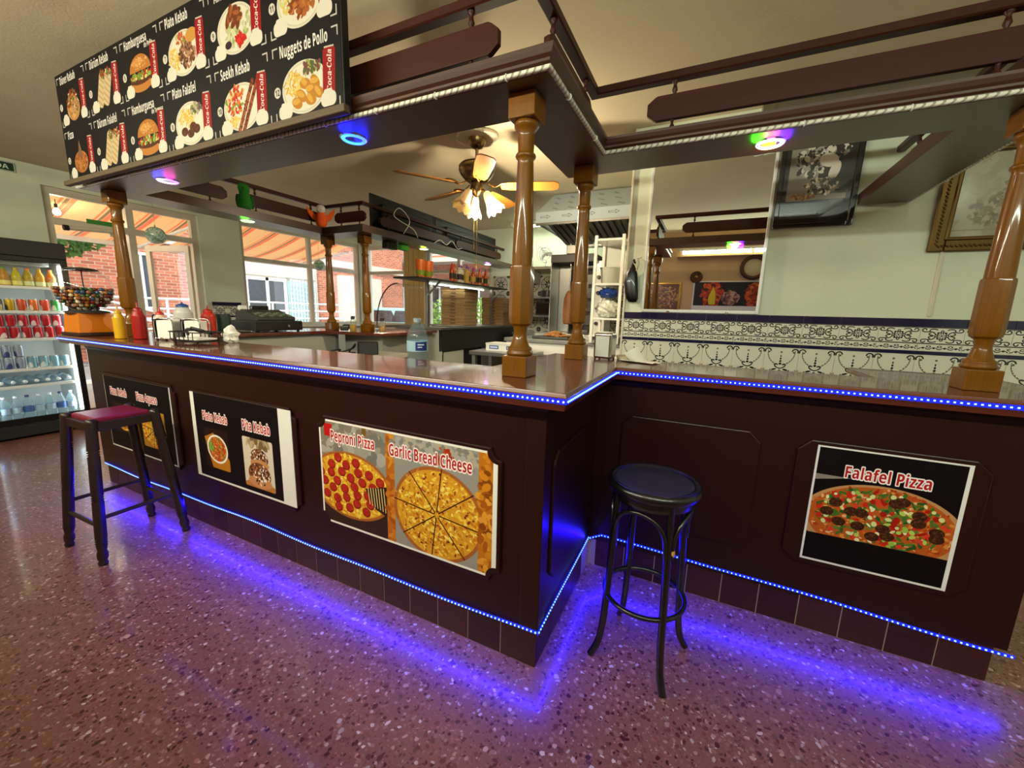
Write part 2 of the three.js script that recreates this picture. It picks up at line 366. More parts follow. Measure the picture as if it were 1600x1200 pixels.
const tileVaseTex = tex(512, 512, (x, w, h) => {
  x.fillStyle = creamTile; x.fillRect(0, 0, w, h);
  x.strokeStyle = ink; x.fillStyle = ink; x.lineWidth = 8; x.lineCap = 'round';
  for (const s of [-1, 1]) {
    x.save(); x.translate(w / 2, 0); x.scale(s, 1);
    x.lineWidth = 20; x.beginPath(); x.arc(w * 0.4, h * 0.13, w * 0.085, Math.PI * 1.05, Math.PI * 2.1); x.stroke();
    x.lineWidth = 9; x.strokeStyle = '#4a4a42'; x.beginPath(); x.moveTo(w * 0.4, h * 0.1); x.bezierCurveTo(w * 0.42, h * 0.4, w * 0.25, h * 0.55, w * 0.1, h * 0.62); x.stroke();
    x.fillStyle = '#4a4a42'; for (let k = 0; k < 6; k++) { const t = k / 6; x.beginPath(); x.ellipse(w * (0.39 - t * t * 0.26), h * (0.2 + t * 0.4), 13, 6, 0.8 + k, 0, 7); x.fill(); }
    x.beginPath(); x.arc(w * 0.36, h * 0.16, 15, 0, 7); x.fill();
    x.strokeStyle = ink; x.fillStyle = ink; x.lineWidth = 18;
    x.beginPath(); x.moveTo(0, h * 0.74); x.bezierCurveTo(w * 0.2, h * 0.7, w * 0.2, h * 0.52, w * 0.07, h * 0.6); x.stroke();
    x.beginPath(); x.moveTo(0, h * 0.8); x.bezierCurveTo(w * 0.12, h * 0.94, w * 0.26, h * 0.94, w * 0.28, h * 0.8); x.stroke();
    x.beginPath(); x.ellipse(w * 0.17, h * 0.78, 42, 15, 0.25, 0, 7); x.fill();
    x.restore();
  }
  for (let k = 0; k < 4; k++) { x.beginPath(); x.ellipse(w / 2, h * (0.3 + k * 0.09), 9 + k * 4, 19, 0, 0, 7); x.fill(); }
  x.fillStyle = '#6d6a52'; x.beginPath(); x.arc(w / 2, h * 0.16, 17, 0, 7); x.fill();
  x.fillStyle = '#a6854e'; for (const cx of [0, w]) for (let k = 0; k < 4; k++) { x.beginPath(); x.ellipse(cx + Math.cos(k * 1.57 + 0.78) * 22, h * 0.82 + Math.sin(k * 1.57 + 0.78) * 22, 17, 11, k * 1.57 + 0.78, 0, 7); x.fill(); }
});
const tileRoundTex = tex(512, 512, (x, w, h) => {
  x.fillStyle = '#c9c8b6'; x.fillRect(0, 0, w, h); x.strokeStyle = '#3d4140'; x.fillStyle = '#3d4140'; x.lineWidth = 16;
  x.beginPath(); x.arc(w / 2, h / 2, w * 0.42, 0, 7); x.stroke();
  x.lineWidth = 8; x.beginPath(); x.arc(w / 2, h / 2, w * 0.3, 0, 7); x.stroke();
  x.save(); x.translate(w / 2, h / 2); for (let k = 0; k < 8; k++) { x.rotate(Math.PI / 4); x.beginPath(); x.ellipse(w * 0.16, 0, w * 0.1, w * 0.045, 0, 0, 7); x.fill(); x.beginPath(); x.arc(w * 0.36, 0, 16, 0, 7); x.fill(); } x.restore();
  for (const a of [0, w]) for (const b of [0, h]) { x.beginPath(); x.arc(a, b, 70, 0, 7); x.fill(); }
});
const glaze = (map, o = {}) => phy({ map, roughness: 0.22, clearcoat: 0.5, clearcoatRoughness: 0.1, ...o });
const TILE = { band: glaze(tileBandTex), border: glaze(tileBorderTex), vase: glaze(tileVaseTex), round: glaze(tileRoundTex), navy: MAT.navy };
// one tile: box with uv 0..1 on its front
const tileGeo = new Map();
function tileBox(w, h) {
  const k = w + ':' + h;
  if (!tileGeo.has(k)) tileGeo.set(k, new THREE.BoxGeometry(w - 0.002, h - 0.002, 0.008));
  return tileGeo.get(k);
}
function tileAt(parent, mat, x, y, z, w, h, turn = 0) { const m = part('tile', tileBox(w, h), mat, parent); m.position.set(x, y, z); m.rotation.y = turn; return m; }
{
  const g = structGroup('trim_6');   // tiled wainscot of the back wall
  part('grout', bx(-0.262, XR - 0.01, 0, 1.36, ZB, ZB + 0.003), MAT.whiteFrame, g);
  for (let i = 0; i < 13; i++) {
    const x = -0.16 + i * 0.2, z = ZB + 0.005;
    if (x + 0.1 > 2.5) break;
    tileAt(g, TILE.navy, x, 1.332, z + 0.004, 0.2, 0.05);
    tileAt(g, TILE.band, x, 1.256, z, 0.2, 0.1);
    tileAt(g, TILE.border, x, 1.183, z, 0.2, 0.046);
    tileAt(g, TILE.navy, x, 1.149, z + 0.003, 0.2, 0.022);
    tileAt(g, TILE.vase, x, 1.038, z, 0.2, 0.2);
    tileAt(g, TILE.vase, x, 0.838, z, 0.2, 0.2);
  }
}
{
  const g = structGroup('trim_7');   // tiles on the pillar between door and window
  part('grout', bx(XL, XL + 0.003, 0, 1.36, -2.72, -2.19), MAT.whiteFrame, g);
  for (const z of [-2.34, -2.54]) {
    const q = Math.PI / 2;
    tileAt(g, TILE.navy, XL + 0.008, 1.34, z, 0.2, 0.05, q);
    tileAt(g, TILE.band, XL + 0.006, 1.24, z, 0.2, 0.15, q);
    tileAt(g, TILE.navy, XL + 0.008, 1.155, z, 0.2, 0.02, q);
    tileAt(g, TILE.vase, XL + 0.006, 1.045, z, 0.2, 0.2, q);
  }
}
{
  const g = structGroup('trim_8');   // patterned tiles of the kitchen wall
  part('grout', bx(-3.06, -0.75, 0.6, 1.94, ZF, ZF + 0.003), MAT.whiteFrame, g);
  for (let i = 0; i < 8; i++) for (let j = 0; j < 4; j++) tileAt(g, TILE.round, -2.9 + i * 0.29, 1.79 - j * 0.29, ZF + 0.005, 0.29, 0.29);
}

// ---------------------------------------------------------------- bar counter
const TOP = 1.09, OV = 0.097, RET = 0.736;
const topPath = [[-3.7, 0], [0.0, 0], [0.0, -RET], [1.55, -RET], [1.55, -1.5]];
{
  const c = thing('bar_worktop', 'glossy dark brown wooden worktop running round the bar counter', 'worktop');
  part('top_board', slab([[-3.7, 0], [0, 0], [0, -RET], [1.55, -RET], [1.55, -1.52], [1.04, -1.52], [1.04, -1.12], [-0.1, -1.12], [-0.46, -1.18], [-0.48, -0.42], [-3.17, -0.42], [-3.17, -1.74], [-2.62, -1.86], [-2.5, -2.1], [-2.62, -2.9], [-3.2, -2.9], [-3.45, -2.1], [-3.7, -2.0]], TOP - 0.03, TOP, 0.004), MAT.topWood, c);
  part('edge_moulding', sweep([[-0.03, -0.004], [0.0, -0.004], [0.004, -0.012], [0.004, -0.035], [0.0, -0.042], [-0.004, -0.055], [-0.03, -0.055]], topPath, TOP), MAT.topWood, c);
}
const notched = (w, h, r, kind) => {
  const s = new THREE.Shape();
  if (kind === 'chamfer') { s.moveTo(r, 0); s.lineTo(w - r, 0); s.lineTo(w, r); s.lineTo(w, h - r); s.lineTo(w - r, h); s.lineTo(r, h); s.lineTo(0, h - r); s.lineTo(0, r); s.closePath(); } else {
    s.moveTo(r, 0); s.lineTo(w - r, 0); s.absarc(w, 0, r, Math.PI, Math.PI / 2, true); s.lineTo(w, h - r); s.absarc(w, h, r, -Math.PI / 2, -Math.PI, true);
    s.lineTo(r, h); s.absarc(0, h, r, 0, -Math.PI / 2, true); s.lineTo(0, r); s.absarc(0, 0, r, Math.PI / 2, 0, true);
  }
  return s;
};
function raisedPanel(parent, x0, x1, y0, y1, z, kind, turn) {
  const g = extrude(notched(x1 - x0, y1 - y0, 0.045, kind), 0.014, 0.005); g.translate(x0, y0, 0);
  const m = part('raised_panel', uvm(g, 'y'), MAT.bodyWood, parent); m.position.z = z;
  if (turn) { m.rotation.y = turn; }
  return m;
}
{
  const c = thing('bar_counter', 'long dark brown bar counter front with food posters on raised panels', 'counter');
  part('body', bx(-3.59, -OV, 0.15, TOP - 0.05, -0.38, -OV, 'y'), MAT.bodyWood, c);
  part('corner_post', rbx(-OV - 0.07, -OV + 0.006, 0.15, TOP - 0.05, -OV - 0.07, -OV + 0.006, 0.004, 'y'), MAT.bodyWood, c);
  part('side_body', bx(-OV - 0.3, -OV, 0.15, TOP - 0.05, -RET - OV, -0.38, 'y'), MAT.bodyWood, c);
  for (const [a, b] of [[-3.43, -2.44], [-2.3, -1.36], [-1.215, -0.25]]) raisedPanel(c, a, b, 0.31, 0.845, -OV, 'notch');
  { const m = raisedPanel(c, 0.12, 0.56, 0.31, 0.83, 0, 'chamfer'); m.rotation.y = Math.PI / 2; m.position.set(-OV, 0, 0); m.position.z = -0.06; }
  part('cornice', sweep([[-0.03, 0], [0.0, 0], [0.012, 0.02], [0.04, 0.03], [0.04, 0.045], [-0.03, 0.045]], [[-3.59, -OV], [-OV, -OV], [-OV, -RET - OV]], TOP - 0.098), MAT.bodyWood, c);
  part('plinth', [bx(-3.49, -OV - 0.0035, 0, 0.15, -0.36, -OV - 0.0035), bx(-OV - 0.3, -OV - 0.0035, 0, 0.15, -RET - OV, -0.36)], MAT.grout, c);
  for (let i = 0; i < 23; i++) { const t = part('tile', tileBox(0.148, 0.148), MAT.baseTile[i % 3], c); t.position.set(-OV - 0.021 - 0.0745 - i * 0.15 + 0.02, 0.075, -OV - 0.006); }
  for (let i = 0; i < 4; i++) { const t = part('tile', tileBox(0.148, 0.148), MAT.baseTile[(i + 1) % 3], c); t.rotation.y = Math.PI / 2; t.position.set(-OV - 0.006, 0.075, -OV - 0.085 - i * 0.15); }
}
{
  const c = thing('bar_counter', 'recessed dark brown bar counter section behind the black round stool', 'counter');
  const z = -RET - OV;
  part('body', bx(-OV, 1.47, 0.15, TOP - 0.05, -1.08, z, 'y'), MAT.bodyWood, c);
  part('wing_body', bx(1.1, 1.47, 0.15, TOP - 0.05, -1.48, -1.08, 'y'), MAT.bodyWood, c);
  raisedPanel(c, 0.03, 0.615, 0.31, 0.85, z, 'chamfer');
  raisedPanel(c, 0.745, 1.32, 0.31, 0.85, z, 'chamfer');
  part('cornice', sweep([[-0.03, 0], [0.0, 0], [0.012, 0.02], [0.04, 0.03], [0.04, 0.045], [-0.03, 0.045]], [[-OV + 0.042, z], [1.47, z]], TOP - 0.098), MAT.bodyWood, c);
  part('plinth', bx(-OV, 1.43, 0, 0.15, -1.06, z - 0.0035), MAT.grout, c);
  for (let i = 0; i < 10; i++) { const t = part('tile', tileBox(0.148, 0.148), MAT.baseTile[(i + 2) % 3], c); t.position.set(-OV + 0.075 + 0.035 + i * 0.15, 0.075, z - 0.006); if (t.position.x > 1.37) t.position.x = 1.36; }
}

// ---------------------------------------------------------------- blue LED strips
const ledTape = phy({ color: '#101a50', emissive: new THREE.Color(0.004, 0.02, 1), emissiveIntensity: 0.9, roughness: 0.25, clearcoat: 0.6 });
const ledChip = std({ color: '#ffffff', emissive: new THREE.Color(0.12, 0.42, 1), emissiveIntensity: 2.2 });
function ledStrip(label, runs, halfH, power) {
  const s = thing('led_strip', label, 'led strip', [0, 0, 0], 0);
  const tape = [], chips = [];
  for (const [a, b, n, wave] of runs) {
    const A = new THREE.Vector3(...a), B = new THREE.Vector3(...b), L = A.distanceTo(B), N = Math.ceil(L / 0.05);
    const yaw = Math.atan2(n[0], n[2]);
    const at = (t) => A.clone().lerp(B, t).add(new THREE.Vector3(0, wave ? wave * (Math.sin(t * L * 3.1 + a[0]) + 0.6 * Math.sin(t * L * 7.3 + 1)) : 0, 0));
    for (let i = 0; i < N; i++) {
      const p = at(i / N), q = at((i + 1) / N), d = p.distanceTo(q);
      const g = new THREE.BoxGeometry(d + 0.001, halfH * 2, 0.003);
      const m = new THREE.Matrix4(), X = q.clone().sub(p).normalize(), Z = new THREE.Vector3(...n), Y = Z.clone().cross(X).normalize();
      m.makeBasis(X, Y, Z); g.applyMatrix4(m); g.translate((p.x + q.x) / 2, (p.y + q.y) / 2, (p.z + q.z) / 2);
      tape.push(g);
    }
    const C = Math.floor(L / 0.0167);
    for (let i = 0; i < C; i++) { const p = at((i + 0.5) / C); const g = new THREE.BoxGeometry(0.005, 0.005, 0.004); g.rotateY(yaw); g.translate(p.x + n[0] * 0.0025, p.y, p.z + n[2] * 0.0025); chips.push(g); }
    areaLight([(a[0] + b[0]) / 2 + n[0] * 0.008, (a[1] + b[1]) / 2 , (a[2] + b[2]) / 2 + n[2] * 0.008], L, halfH * 2, [n[0], -0.5, n[2]], new THREE.Color(0.012, 0.002, 1), power);
  }
  part('tape', tape, ledTape, s);
  const k = part('led_chips', chips, ledChip, s); k.userData.kind = 'stuff';
  return s;
}
{
  const h = TOP - 0.0235, e = 0.006;
  ledStrip('glowing blue LED strip along the edge of the bar worktop', [
    [[-3.7, h, e], [e, h, e], [0, 0, 1], 0], [[e, h, e], [e, h, -RET + e], [1, 0, 0], 0], [[e, h, -RET + e], [1.55, h, -RET + e], [0, 0, 1], 0]], 0.0085, 6);
  const y = 0.152, q = -OV + 0.0085, z = -RET - OV + 0.003;
  ledStrip('glowing blue LED strip above the plinth tiles of the bar counter', [
    [[-3.56, y - 0.008, q], [q, y + 0.006, q], [0, 0, 1], 0.005], [[q, y + 0.006, q], [q, y + 0.03, z + 0.05], [1, 0, 0], 0.006], [[q, y + 0.026, z + 0.05], [q + 0.05, y + 0.03, z], [0.7, 0, 0.7], 0], [[q + 0.05, y + 0.03, z], [1.49, y - 0.01, z], [0, 0, 1], 0.006]], 0.006, 130);
}

// ---------------------------------------------------------------- canopy over the bar
const SOF = 2.045, CW = 0.245;
const canPath = [[-2.9, -5.0], [-2.9, -2.045], [-3.42, -2.045], [-3.42, -0.13], [-0.15, -0.13], [-0.15, -0.83], [1.365, -0.83], [1.365, -2.2]];
{
  const c = thing('bar_canopy', 'dark brown wooden canopy frame with rails carried on turned columns over the bar', 'canopy');
  part('canopy_beam', sweep([[-CW, 0], [-0.004, 0], [0, 0.004], [0, 0.02], [0.008, 0.026], [0.008, 0.034], [0.016, 0.042], [0.022, 0.056], [0.022, 0.066], [-CW, 0.066]], canPath, SOF), MAT.canopyWood, c);
  part('top_rail', sweep([[-0.095, 0], [-0.06, 0], [-0.055, 0.005], [-0.055, 0.03], [-0.06, 0.035], [-0.095, 0.035], [-0.1, 0.03], [-0.1, 0.005]], canPath, 2.33), MAT.railWood, c);
  const IN = 0.078, board = (a, b) => { // octagon-ended board standing on edge between two plan points
    const L = Math.hypot(b[0] - a[0], b[1] - a[1]), h = 0.1, k = 0.028;
    const g = extrude(shapeOf([[0, k], [k, 0.006], [k + 0.012, 0], [L - k - 0.012, 0], [L - k, 0.006], [L, k], [L, h - k], [L - k, h - 0.006], [L - k - 0.012, h], [k + 0.012, h], [k, h - 0.006], [0, h - k]]), 0.024, 0.003);
    g.translate(0, 0, -0.012); uvm(g); g.rotateY(-Math.atan2(b[1] - a[1], b[0] - a[0])); g.translate(a[0], 2.178, a[1]);
    part('rail_board', g, MAT.railWood, c);
  };
  const post = (x, z) => {
    part('spindle', lathe([[0.013, 2.108], [0.013, 2.118], [0.006, 2.124], [0.009, 2.14], [0.012, 2.15], [0.005, 2.162], [0.008, 2.182]], 10), MAT.railWood, c).position.set(x, 0, z);
    part('spindle', lathe([[0.008, 2.27], [0.005, 2.28], [0.012, 2.295], [0.009, 2.305], [0.006, 2.318], [0.013, 2.325], [0.013, 2.333]], 10), MAT.railWood, c).position.set(x, 0, z);
  };
  const zf = -0.13 - IN, zr = -0.83 - IN, xr = -0.15 - IN, x1 = -3.42 + IN, xa = 1.365 - IN, x2 = -2.9 + IN, zj = -2.045 + IN;
  const row = (a, b, posts) => { board(a, b); for (const t of posts) post(a[0] + (b[0] - a[0]) * t, a[1] + (b[1] - a[1]) * t); };
  row([-3.2, zf], [-1.95, zf], [0.12, 0.88]); row([-1.75, zf], [-0.36, zf], [0.1, 0.92]);
  row([xr, -0.3], [xr, -0.84], [0.1, 0.85]);
  row([0.02, zr], [1.22, zr], [0.09, 0.93]);
  row([xa, -1.05], [xa, -2.05], [0.1, 0.9]);
  row([x1, -0.35], [x1, -1.0], [0.15, 0.8]); row([x1, -1.15], [x1, -1.88], [0.12, 0.88]);
  row([-3.2, zj], [-2.78, zj], [0.2, 0.8]);
  row([x2, -2.2], [x2, -3.45], [0.1, 0.9]); row([x2, -3.6], [x2, -4.9], [0.1, 0.9]);
}
// rope light along the lower edge, switched off
{
  const rope = thing('rope_light', 'white twisted rope light clipped along the lower edge of the canopy', 'rope light');
  const t = tex(64, 64, (x, w, h) => { x.fillStyle = '#d9d6c6'; x.fillRect(0, 0, w, h); x.strokeStyle = '#8f8b7a'; x.lineWidth = 14; for (const o of [-64, 0, 64]) { x.beginPath(); x.moveTo(o, 64); x.lineTo(o + 64, 0); x.stroke(); } }, { repeat: [40, 16] });
  const prof = []; for (let k = 0; k < 8; k++) prof.push([0.008 + Math.cos(k / 8 * 6.283) * 0.0085, 0.006 + Math.sin(-k / 8 * 6.283) * 0.0085]);
  const front = canPath.slice(3, 8);
  part('rope', toCreasedNormals(sweep(prof.reverse(), front, SOF), 1.0), phy({ map: t, roughness: 0.35, clearcoat: 0.5 }), rope);
  for (let i = 0; i < 4; i++) {
    const [a, b] = [front[i], front[i + 1]], L = Math.hypot(b[0] - a[0], b[1] - a[1]), n = Math.max(1, Math.round(L / 0.28)), d = [-(b[1] - a[1]) / L, (b[0] - a[0]) / L];
    for (let k = 0; k < n; k++) { const q = (k + 0.5) / n; const m = part('clip', new THREE.TorusGeometry(0.0095, 0.0022, 6, 12), MAT.whiteGloss, rope); m.position.set(a[0] + (b[0] - a[0]) * q + d[0] * 0.008, SOF + 0.006, a[1] + (b[1] - a[1]) * q + d[1] * 0.008); m.rotation.y = Math.atan2(b[0] - a[0], b[1] - a[1]); }
  }
}
// turned columns
{
  const sq = (s, y0, y1) => uvm(new RoundedBoxGeometry(s, y1 - y0, s, 2, 0.004).translate(0, (y0 + y1) / 2, 0), 'y');
  const cylUV = (g) => { const p = g.attributes.position, uv = g.attributes.uv; for (let i = 0; i < p.count; i++) uv.setXY(i, p.getY(i), uv.getX(i) * 0.25); return g; };
  const oct = (pts) => { const g = toCreasedNormals(lathe(pts, 8), 0.5); g.rotateY(Math.PI / 8); return cylUV(g); };
  const geos = {
    base_block: sq(0.1, 0, 0.078),
    base_ring: cylUV(lathe([[0.04, 0.076], [0.049, 0.082], [0.05, 0.09], [0.044, 0.097], [0.046, 0.1], [0.046, 0.106], [0.036, 0.114], [0.026, 0.145], [0.0235, 0.16], [0.0265, 0.18], [0.03, 0.188]], 28)),
    bulge: oct([[0.03, 0.186], [0.042, 0.196], [0.0455, 0.215], [0.0455, 0.24], [0.0445, 0.39], [0.043, 0.4], [0.037, 0.404]]),
    shaft: cylUV(lathe([[0.0385, 0.4], [0.0375, 0.45], [0.033, 0.6], [0.0285, 0.74], [0.0275, 0.758], [0.034, 0.764], [0.036, 0.77], [0.034, 0.776], [0.0275, 0.782], [0.0285, 0.83], [0.0295, 0.845], [0.037, 0.856], [0.042, 0.862], [0.043, 0.872], [0.037, 0.88]], 28)),
    capital: sq(0.098, 0.878, 0.955),
  };
  const mk = (x, z, label) => { const c = thing('turned_column', label, 'column', [x, TOP, z]); for (const [k, g] of Object.entries(geos)) part(k, g, MAT.colWood, c); };
  mk(-0.268, -0.245, 'turned honey-brown wooden column on the outer corner of the bar worktop');
  mk(-0.265, -0.965, 'turned brown wooden column beside the chrome napkin dispenser');
  mk(1.275, -0.955, 'turned brown wooden column on the worktop near the gold framed drawing');
  mk(-3.28, -0.25, 'turned wooden column between gumball machine and sauce bottles');
  mk(-3.28, -1.925, 'slim turned column on the inner counter beside the card terminal');
  mk(-2.83, -1.99, 'slim turned column on the inner counter among the oil jars');
}
// ---------------------------------------------------------------- fluorescent coves on the wall behind the camera (seen in the mirror)
const tubeGlow = emit("#f4ffe6", 5), COVE_TILT = -0.4, FAN = 5.2;
function coveLight(x0, x1, label, n, color, power) {
  const c = thing('fluorescent_cove_light', label, 'light', [0, 0, 0]);
  part('housing', rbx(x0 - 0.04, x1 + 0.04, 2.40, 2.44, ZN - 0.05, ZN, 0.004), MAT.white, c);
  part('shelf', rbx(x0 - 0.06, x1 + 0.06, 2.3, 2.312, ZN - 0.1, ZN, 0.004), MAT.wallBeige, c);
  const L = (x1 - x0) / n;
  for (let i = 0; i < n; i++) {
    const a = x0 + i * L + 0.02, b = x0 + (i + 1) * L - 0.02;
    part('tube', bar([a, 2.37, ZN - 0.045], [b, 2.37, ZN - 0.045], 0.016, 12), tubeGlow, c);
    areaLight([(a + b) / 2, 2.37, ZN - 0.066], b - a, 0.05, [0, COVE_TILT, -1], color, power);
  }
}

coveLight(-0.16, 2.9, 'long white fluorescent tube light above the flame banner on the beige wall', 3, '#efffea', 98);
coveLight(-4.3, -0.6, 'long white fluorescent tube light over the tilted framed painting', 3, '#fffde0', 150);

// ---------------------------------------------------------------- kitchen tube light on the kitchen ceiling
{
  const c = thing('ceiling_tube_light', 'white fluorescent batten on the kitchen ceiling behind the hood', 'light', [-1.9, CEIL, -4.75]);
  part('housing', rbx(-0.65, 0.65, -0.06, 0, -0.05, 0.05, 0.01), MAT.whiteGloss, c);
  part('tube', bar([-0.6, -0.075, 0], [0.6, -0.075, 0], 0.014, 12), emit('#f4fff0', 6), c);
  areaLight([-1.9, CEIL - 0.095, -4.75], 1.2, 0.05, [0, -1, 0], '#eefbe4', 60);
}
// ---------------------------------------------------------------- ring downlights in the canopy soffit
{
  const ringGeo = lathe([[0.036, 0.0], [0.036, -0.006], [0.04, -0.009], [0.047, -0.009], [0.051, -0.006], [0.051, 0.0]], 40);
  const discGeo = lathe([[0.0001, -0.004], [0.036, -0.004]], 32);
  const bezelGeo = lathe([[0.051, 0], [0.051, -0.004], [0.056, -0.003], [0.057, 0]], 32);
  const disc = phy({ color: '#33363e', roughness: 0.2, clearcoat: 0.5 });
  const ring = (x, z, cols, k, label, lamps) => {
    const g = thing('ring_downlight', label, 'light', [x, SOF, z]);
    const t = tex(256, 4, (c, w, h) => { const gr = c.createLinearGradient(0, 0, w, 0); cols.forEach((q, i) => gr.addColorStop(i / (cols.length - 1), q)); c.fillStyle = gr; c.fillRect(0, 0, w, h); });
    part('glowing_ring', ringGeo, std({ color: '#ffffff', emissive: '#ffffff', emissiveMap: t, emissiveIntensity: k }), g);
    part('lens', discGeo, disc, g); part('bezel', bezelGeo, MAT.chrome, g);
    for (const [a, col, p] of lamps) { const l = new THREE.PointLight(col, p, 0, 2); l.position.set(x + Math.cos(a) * 0.044, SOF - 0.02, z + Math.sin(a) * 0.044); l.shadow.radius = 1.5; scene.add(l); }
  };
  ring(-1.09, -0.255, ['#1fa0ff', '#2a6bff', '#1fb4ff', '#1fa0ff'], 2.4, 'blue glowing ring downlight in the canopy beside the ceiling fan', [[1.5, '#0a14ff', 0.06], [4.6, '#0a14ff', 0.06]]);
  ring(-2.62, -0.26, ['#e8f0ff', '#5f6bff', '#e68cff', '#ffffff', '#e8f0ff'], 2.4, 'white and violet ring downlight in the canopy under the menu board', [[2.6, '#4040ff', 0.03], [0.2, '#ff40c0', 0.014]]);
  ring(0.515, -0.955, ['#ffffff', '#ffe7f4', '#f3ffe4', '#c9b8ff', '#ffffff'], 2.6, 'rainbow glowing ring downlight in the canopy in front of the mirror', [[2.9, '#40ff20', 0.045], [4.7, '#ff9020', 0.05], [0.0, '#6010ff', 0.05], [1.6, '#ff60c0', 0.02]]);
  ring(-3.3, -1.13, ['#b8ff9a', '#e8ffd8', '#9aff8a', '#b8ff9a'], 2.6, 'green glowing ring downlight under the green parrot', [[1.0, '#40ff20', 0.05]]);
  ring(-2.775, -2.86, ['#f4ffb0', '#ffffff', '#d8ff8a', '#f4ffb0'], 2.6, 'pale yellow ring downlight under the wall screens beside green packets', [[1.0, '#c0ff30', 0.05]]);
  ring(-2.775, -4.4, ['#ffffff', '#f0d8ff', '#ffffff'], 2.6, 'white ring downlight above the row of sauce bottles', [[1.0, '#c060ff', 0.06]]);
}
// ---------------------------------------------------------------- ceiling fan with lamps
{
  const f = thing('ceiling_fan', 'five-blade ceiling fan with antique brass motor, oak blades and tulip glass lamps', 'ceiling fan', [-1.44, CEIL, -1.85]);
  const oak = phy({ map: grainTex([196, 130, 52], 0.35, [1.5, 5]), roughness: 0.35, clearcoat: 0.3 });
  const roseShape = new THREE.Shape(); for (let i = 0; i < 64; i++) { const a = i / 64 * 6.2832, r = 0.145 + 0.03 * Math.abs(Math.cos(2 * a)) ** 0.6; i ? roseShape.lineTo(Math.cos(a) * r, Math.sin(a) * r) : roseShape.moveTo(r, 0); }
  part('ceiling_rose', extrude(roseShape, 0.03, 0.01).rotateX(Math.PI / 2), MAT.whiteFrame, f);
  part('mount_cup', lathe([[0.072, -0.03], [0.07, -0.05], [0.06, -0.075], [0.045, -0.092], [0.02, -0.1], [0.001, -0.1]], 28), MAT.antique, f);
  part('down_rod', cyl(0.0125, 0.0125, 0.12, 14, -0.21), MAT.antique, f);
  part('motor_housing', lathe([[0.02, -0.195], [0.06, -0.2], [0.125, -0.215], [0.145, -0.235], [0.145, -0.265], [0.13, -0.295], [0.1, -0.33], [0.075, -0.348], [0.001, -0.35]], 36), MAT.antique, f);
  part('light_kit', lathe([[0.045, -0.35], [0.05, -0.37], [0.05, -0.41], [0.035, -0.44], [0.012, -0.46], [0.001, -0.465]], 24), MAT.antique, f);
  for (let i = 0; i < 5; i++) {
    const a = 0.33 + i * Math.PI * 2 / 5;
    const s = shapeOf([[0.2, -0.042], [0.26, -0.056], [0.5, -0.068], [0.63, -0.066], [0.66, -0.045], [0.668, 0], [0.66, 0.045], [0.63, 0.066], [0.5, 0.068], [0.26, 0.056], [0.2, 0.042]]);
    const b = part('blade', uvm(extrude(s, 0.008, 0.002).rotateX(-Math.PI / 2).rotateX(-0.2)), oak, f); b.rotation.y = a; b.position.y = -0.385;
    const iron = part('blade_iron', [tube([[0.09, -0.355, 0], [0.15, -0.385, 0.0], [0.2, -0.372, 0.02], [0.25, -0.375, 0.03], [0.27, -0.375, 0.0], [0.25, -0.372, -0.03], [0.2, -0.372, -0.02], [0.15, -0.385, 0]], 0.006, 40, 6)], MAT.brass, f); iron.rotation.y = a;
  }
  const tulip = [[0.018, 0], [0.024, -0.012], [0.03, -0.035], [0.036, -0.07], [0.05, -0.105], [0.06, -0.125], [0.058, -0.126], [0.047, -0.105], [0.033, -0.07], [0.027, -0.035], [0.02, -0.012]];
  const shadeOff = phy({ color: '#efe2c0', roughness: 0.5, transmission: 0.4, thickness: 0 });
  const tg = lathe(tulip, 32); { const p = tg.attributes.position; for (let i = 0; i < p.count; i++) { const k = Math.max(0, (-p.getY(i) - 0.08) / 0.045), a = Math.atan2(p.getZ(i), p.getX(i)); p.setY(i, p.getY(i) - 0.008 * k * Math.cos(a * 8)); const w = 1 + 0.05 * Math.cos(a * 8) * k; p.setX(i, p.getX(i) * w); p.setZ(i, p.getZ(i) * w); } tg.computeVertexNormals(); }
  [[-2.5, 0], [-0.45, 1], [1.6, 0]].forEach(([a, lit]) => {
    const dx = Math.sin(a + 2.25), dz = Math.cos(a + 2.25);
    part('lamp_arm', tube([[0, -0.41, 0], [dx * 0.05, -0.41, dz * 0.05], [dx * 0.08, -0.43, dz * 0.08]], 0.011, 12, 8), MAT.antique, f);
    const sh = part('lamp_shade', tg, lit ? phy({ color: '#fff2d0', roughness: 0.5, transmission: 0.45, thickness: 0, emissive: '#ffdca0', emissiveIntensity: 0.55 }) : shadeOff, f);
    sh.position.set(dx * 0.08, -0.43, dz * 0.08); sh.scale.setScalar(1.3); sh.rotation.set(-dz * 0.55, 0, dx * 0.55);
    const b = part('bulb', lathe([[0.012, -0.02], [0.016, -0.045], [0.026, -0.08], [0.022, -0.1], [0.001, -0.108]], 16), lit ? emit('#fff0cc', 9) : MAT.whiteGloss, f);
    sh.add(b);
    if (lit) { const l = new THREE.PointLight('#ffebc8', FAN, 0, 2); l.position.set(-1.44 + dx * 0.165, CEIL - 0.575, -1.85 + dz * 0.165); l.shadow.radius = 1.5; scene.add(l); }
  });
  part('pull_chain', [bar([0.01, -0.46, 0.01], [0.012, -0.98, 0.01], 0.0022, 6), bar([0.012, -0.98, 0.01], [0.012, -1.03, 0.01], 0.006, 8)], MAT.brass, f);
  part('pull_chain', [bar([-0.02, -0.46, 0.0], [-0.024, -0.82, 0.0], 0.0022, 6), bar([-0.024, -0.82, 0], [-0.024, -0.87, 0], 0.006, 8)], MAT.brass, f);
}
